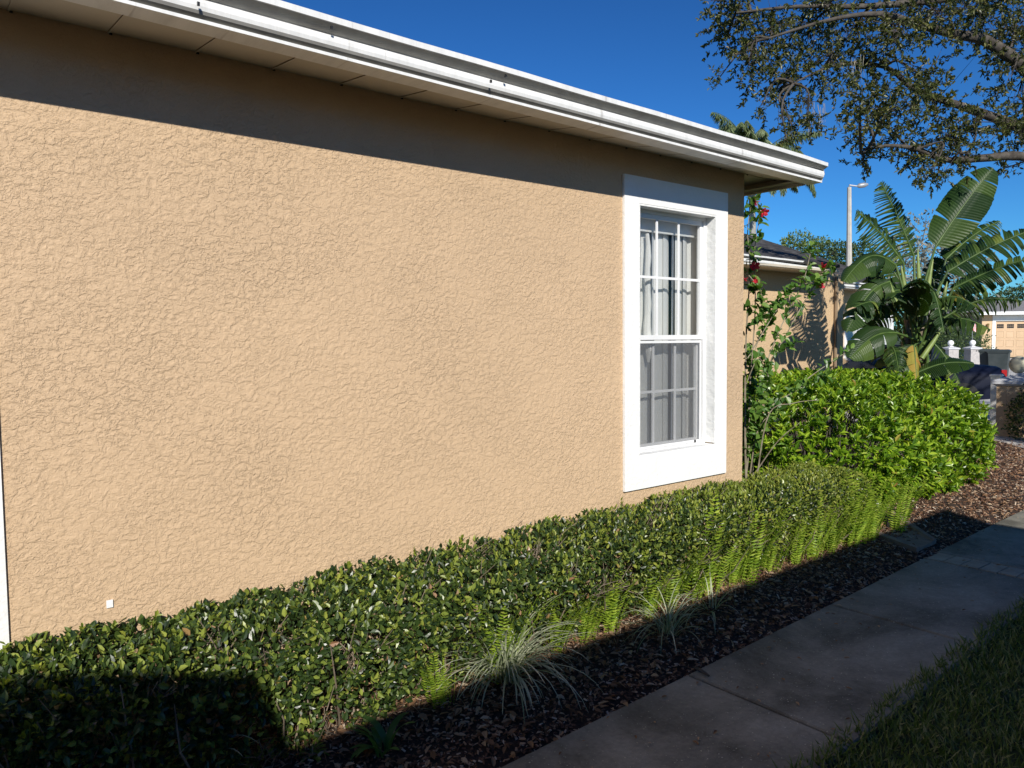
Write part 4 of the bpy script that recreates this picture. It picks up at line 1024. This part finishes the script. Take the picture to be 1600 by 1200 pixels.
# queen palm
def palm(px, py, d, L, n, label, rise=.6):
    c = at(px, py, d); g = gp(px, d); o = empty('palm_tree', g, label, 'palm tree', 'palms over the roofs')
    b = MB(); b.tube(curve([g, (g + c) / 2 + [.15, 0, 0], c - [0, 0, .3]], 10), np.linspace(.2, .13, 10), 10); b.build('trunk', M_GBARK, o)
    b = MB()
    for i in range(n):
        az = 2 * math.pi * i / n * 1.62 + rng.normal() * .2; th0 = rng.uniform(.1, 1.2); k = 26
        th = th0 + np.linspace(0, 1, k) ** 1.2 * rng.uniform(1.3, 2.2); ds = L * rng.uniform(.8, 1.1) / k
        r = np.cumsum(np.sin(th)) * ds; z = np.cumsum(np.cos(th)) * ds; h = np.array([math.cos(az), math.sin(az), 0])
        P = c + r[:, None] * h + z[:, None] * upv; b.tube(P, np.linspace(.03, .008, k), 4, False)
        T = norm(np.gradient(P, axis=0)); side = np.array([-math.sin(az), math.cos(az), 0])
        for rep in range(7):
            Q = P[3:] + T[3:] * rng.uniform(0, ds, (k - 3, 1)); w_ = .75 * np.sin(np.pi * np.linspace(.15, .95, k - 3)) ** .6
            for sg in (-1, 1):
                dd_ = norm(side * sg * .75 + T[3:] * .5 + np.array([0, 0, -1.5]) + rng.normal(size=(k - 3, 3)) * .22)
                b.inst(DIA_V, DIA_F, Q, frames(dd_, rdir(k - 3)), np.stack([np.full(k - 3, .055), w_, w_], 1))
    b.build('crown', M_PALM, o)
palm(1174, 266, 36, 3.4, 44, 'feathery palm whose fronds droop below the end of the front eave')
palm(1112, 226, 42, 2.0, 26, 'smaller palm just peeking over the front house roof')

# street lamp
lp = gp(1326, 27); lamp = empty('street_lamp', lp, 'grey concrete street lamp with a single arm above the second roof', 'street lamp')
top = at(1327, 293, 27)
b = MB(); b.tube([lp, (lp + top) / 2, top], [.13, .11, .075], 8); b.build('pole', surf('pale_concrete_pole', (.38, .35, .31), (.50, .47, .42), 6, .8), lamp)
M_METAL = surf('grey_metal', (.30, .31, .33), (.4, .41, .43), 4, .4, metal=.3)
b = MB(); e1 = at(1340, 291, 27); b.tube([top - [0, 0, .0], top + [0, 0, .08], e1], [.04, .035, .03], 6); b.build('arm', M_METAL, lamp)
b = MB(); a = at(1339, 291, 27); e2 = at(1356, 288, 27); b.tube([a, a * .8 + e2 * .2, a * .3 + e2 * .7, e2], [.03, .085, .09, .04], 8); b.build('lamp_head', M_METAL, lamp, True)

# ------------------------------------------------------------ far house with garage
D = 45.0; ro = gp(1532, D); th = math.atan2(cr[1], cr[0])
gh = empty('garage_house', ro, 'far tan house with a panelled garage door and grey roof across the street', 'house', None, th)
def L3(u, v, z): return ro + cr * u + cf * v + np.array([0, 0, z])
def lbox(b, u0, u1, v0, v1, z0, z1):
    b.obox(L3((u0 + u1) / 2, (v0 + v1) / 2, (z0 + z1) / 2), cr, cf, (0, 0, 1), (u1 - u0) / 2, (v1 - v0) / 2, (z1 - z0) / 2)
b = MB(); lbox(b, 0, .80, 0, .3, 0, 2.5); lbox(b, 0, 9, .3, 8, 0, 2.9); lbox(b, .80, 9, 0, .3, 2.14, 2.5); lbox(b, 5.7, 9, 0, .3, 0, 2.14); b.build('wall', M_STUC2, gh)
b = MB(); lbox(b, .60, .80, -.04, -.005, 0, 2.14); lbox(b, .60, 9, -.04, -.005, 2.14, 2.5); lbox(b, -.06, .6, -.04, -.005, 0, .25); lbox(b, 5.7, 5.9, -.04, -.005, 0, 2.14); b.build('trim', M_TRIM, gh)
b = MB(); lbox(b, -.5, 9.5, -.62, -.5, 2.5, 2.68); b.build('fascia', M_TRIM, gh)
b = MB(); lbox(b, -.5, 9.5, -.5, 0, 2.51, 2.54); b.build('soffit', M_SOFF, gh)
A = [L3(-.5, -.6, 2.69), L3(9.5, -.6, 2.69), L3(9.5, 8.5, 2.69), L3(-.5, 8.5, 2.69), L3(2.0, 2.4, 3.45), L3(8, 2.4, 3.45)]
b = MB(); b.add(A, [(0, 1, 5, 4), (2, 3, 4, 5)]); b.add(A, [(1, 2, 5), (3, 0, 4)]); M_SH2 = surf('grey_shingles', (.17, .165, .17), (.25, .24, .24), 20, .9, 30, .02); b.build('roof', M_SH2, gh)
M_DOOR = surf('tan_garage_door', (.52, .36, .22), (.58, .41, .26), 2, .6)
b = MB(); lbox(b, .82, 5.68, .06, .10, 0, 2.13)
pw = 4.86 / 8
for r_ in range(4):
    for i in range(8):
        u0 = .82 + i * pw + .06; z0 = .04 + r_ * .53
        if r_ < 3:
            lbox(b, u0, u0 + pw - .12, .045, .06, z0 + .06, z0 + .09); lbox(b, u0, u0 + pw - .12, .045, .06, z0 + .42, z0 + .45)
            lbox(b, u0, u0 + .03, .045, .06, z0 + .09, z0 + .42); lbox(b, u0 + pw - .15, u0 + pw - .12, .045, .06, z0 + .09, z0 + .42)
    lbox(b, .82, 5.68, .052, .06, .02 + r_ * .53, .035 + r_ * .53)
gd = b.build('garage_door', M_DOOR, gh)
for i in range(8):
    b = MB(); u0 = .82 + i * pw + .10
    for a in range(4):
        for c in range(2): lbox(b, u0 + a * .105, u0 + a * .105 + .09, .045, .058, 1.72 + c * .13, 1.83 + c * .13)
    b.build('door_window', M_BLACK, gd)
b = MB(); c = L3(.3, -.10, 1.85); b.lathe(c, [(.01, .16), (.09, .12), (.07, .1), (.06, -.08), (.03, -.12), (.005, -.14)], 8); b.tube([c + [0, 0, .1], L3(.3, -.01, 1.95)], .015, 5)
b.build('wall_lantern', surf('brass', (.35, .25, .10), (.45, .33, .15), 5, .4, metal=.6), gh)
# small striped flag
fl = empty('small_flag', gp(1523, 37.5), 'small red and white striped flag hanging near the far pillars', 'flag')
g = gp(1519, 37.5); ftop = at(1519, 503, 37.5)
b = MB(); b.tube([g, ftop], .012, 6); b.build('flag_pole', M_METAL, fl)
M_FR = surf('flag_red', (.5, .04, .05), (.6, .06, .07), 3, .7); M_FW = surf('flag_white', (.75, .75, .75), (.8, .8, .8), 3, .7)
for mt, par in ((M_FR, 0), (M_FW, 1)):
    b = MB()
    for i in range(7):
        if i % 2 == par:
            a0 = ftop + cr * (.01 + i * .033) + [0, 0, -.02 - i * .02]; a1 = a0 + cr * .033
            b.add([a0, a1, a1 + cr * .06 - [0, 0, .42], a0 + cr * .06 - [0, 0, .42], a0 + cf * .006, a1 + cf * .006, a1 + cr * .06 + cf * .006 - [0, 0, .42], a0 + cr * .06 + cf * .006 - [0, 0, .42]],
                  [(0, 1, 2, 3), (4, 7, 6, 5), (0, 3, 7, 4), (1, 5, 6, 2), (0, 4, 5, 1), (3, 2, 6, 7)])
    b.build('flag_stripe', mt, fl)

# wheelie bins
M_BIN = surf('dark_green_grey_plastic', (.035, .045, .045), (.06, .07, .07), 4, .45)
def wbin(px, d, lab, rz):
    g = gp(px, d); o = empty('wheelie_bin', g, lab, 'bin', 'wheelie bins at the kerb', rz)
    c, s = math.cos(rz), math.sin(rz); ax = np.array([c, s, 0]); ay = np.array([-s, c, 0])
    b = MB(); V = []
    for (hw, hd, z) in ((.235, .27, .05), (.275, .32, .92), (.30, .35, .93), (.30, .35, .97)):
        for i, j in ((-1, -1), (1, -1), (1, 1), (-1, 1)): V.append(g + ax * i * hw + ay * j * hd + [0, 0, z])
    b.add(V, [(k * 4 + i, k * 4 + (i + 1) % 4, k * 4 + 4 + (i + 1) % 4, k * 4 + 4 + i) for k in range(3) for i in range(4)] + [(3, 2, 1, 0)]); b.build('body', M_BIN, o)
    b = MB(); V = []
    for (hw, hd, z) in ((.315, .37, .972), (.315, .37, 1.0), (.24, .28, 1.05)):
        for i, j in ((-1, -1), (1, -1), (1, 1), (-1, 1)): V.append(g + ax * i * hw + ay * j * hd + [0, 0, z])
    b.add(V, [(k * 4 + i, k * 4 + (i + 1) % 4, k * 4 + 4 + (i + 1) % 4, k * 4 + 4 + i) for k in range(2) for i in range(4)] + [(8, 9, 10, 11), (3, 2, 1, 0)]); b.build('lid', M_BIN, o)
    b = MB(); b.tube([g + ax * -.25 + ay * .42 + [0, 0, .98], g + ax * .25 + ay * .42 + [0, 0, .98]], .02, 6); b.build('handle', M_BLACK, o)
    for sg in (-1, 1):
        b = MB(); w0 = g + ay * .26 + [0, 0, .12]; b.tube([w0 + ax * sg * .22, w0 + ax * sg * .27], .12, 14); b.build('wheel', M_BLACK, o)
wbin(1545, 28.6, 'left dark wheelie bin behind the blue car', .3); wbin(1560, 28.0, 'right dark wheelie bin with square lid behind the blue car', .2)

# blue sedan, mostly behind the bush
M_CAR = surf('dark_blue_paint', (.004, .007, .02), (.006, .009, .024), 2, .5, spec=.08)
M_CGL = surf('dark_car_glass', (.01, .012, .014), (.02, .02, .024), 2, .08, spec=.8)
M_TAIL = surf('red_tail_lens', (.30, .01, .015), (.38, .02, .02), 3, .2)
M_TYRE = surf('black_rubber', (.02, .02, .02), (.03, .03, .03), 9, .8); M_RIM = surf('silver_rim', (.45, .46, .47), (.6, .6, .6), 4, .3, metal=.8)
rear = gp(1551, 16.5); fwd = norm(-cr * .97 + cf * .24); sd = np.array([-fwd[1], fwd[0], 0])       # sd: the car's left
car = empty('blue_sedan', rear + fwd * 2.3, 'dark blue sedan parked beyond the bush with its red tail lamp showing', 'car')
lift = .0
def CP(a, s_, z): return rear + fwd * a + sd * s_ + np.array([0, 0, z + lift])
st = [(0, .42, .92, .76), (.06, .34, .97, .80), (.3, .30, 1.0, .85), (.9, .25, 1.01, .88), (1.4, .2, .98, .9), (2.4, .2, .96, .9), (3.3, .2, .93, .9), (3.9, .22, .86, .87), (4.4, .26, .74, .80), (4.6, .32, .60, .68)]
V = []; m_ = 12
for a, zb, zt, hw in st:
    for k in range(m_):
        u = k / (m_ - 1) * math.pi; s_ = -math.cos(u) * hw; q_ = math.sin(u)
        V.append(CP(a, np.sign(s_) * abs(s_ / hw) ** .45 * hw, zb + (zt - zb) * (q_ ** .45)))
b = MB(); b.add(V, [(i * m_ + j, i * m_ + j + 1, (i + 1) * m_ + j + 1, (i + 1) * m_ + j) for i in range(len(st) - 1) for j in range(m_ - 1)])
b.add(V[:m_], [tuple(range(m_))[::-1]]); b.add(V[-m_:], [tuple(range(m_))]); b.add(V, [tuple([i * m_ for i in range(len(st))] + [i * m_ + m_ - 1 for i in range(len(st) - 1, -1, -1)])])
body = b.build('body', M_CAR, car, True)
V = [CP(.75, -.72, .98), CP(.75, .72, .98), CP(3.35, .74, .92), CP(3.35, -.74, .92), CP(1.35, -.55, 1.40), CP(1.35, .55, 1.40), CP(2.45, .55, 1.41), CP(2.45, -.55, 1.41)]
b = MB(); b.add(V, [(0, 1, 5, 4), (1, 2, 6, 5), (2, 3, 7, 6), (3, 0, 4, 7)]); b.build('windows', M_CGL, car)
b = MB(); V2 = V[4:]; V3 = [p + [0, 0, .03] for p in V2]; b.add(list(V2) + V3, [(0, 1, 2, 3), (4, 7, 6, 5), (0, 4, 5, 1), (1, 5, 6, 2), (2, 6, 7, 3), (3, 7, 4, 0)]); b.build('car_roof', M_CAR, car)
for sg in (-1, 1):
    b = MB(); b.obox(CP(.03, sg * .66, .82), fwd, sd, (0, 0, 1), .05, .06, .08); b.build('tail_light', M_TAIL, car)
    b = MB(); b.obox(CP(4.42, sg * .6, .62), fwd, sd, (0, 0, 1), .06, .12, .06); b.build('headlight', M_RIM, car)
    for a in (.85, 3.75):
        b = MB(); b.tube([CP(a, sg * .70, .32), CP(a, sg * .895, .32)], .32, 22); wv = b.build('wheel', M_TYRE, car)
        b = MB(); b.tube([CP(a, sg * .88, .32), CP(a, sg * .90, .32)], .2, 16); b.build('rim', M_BIN, wv)
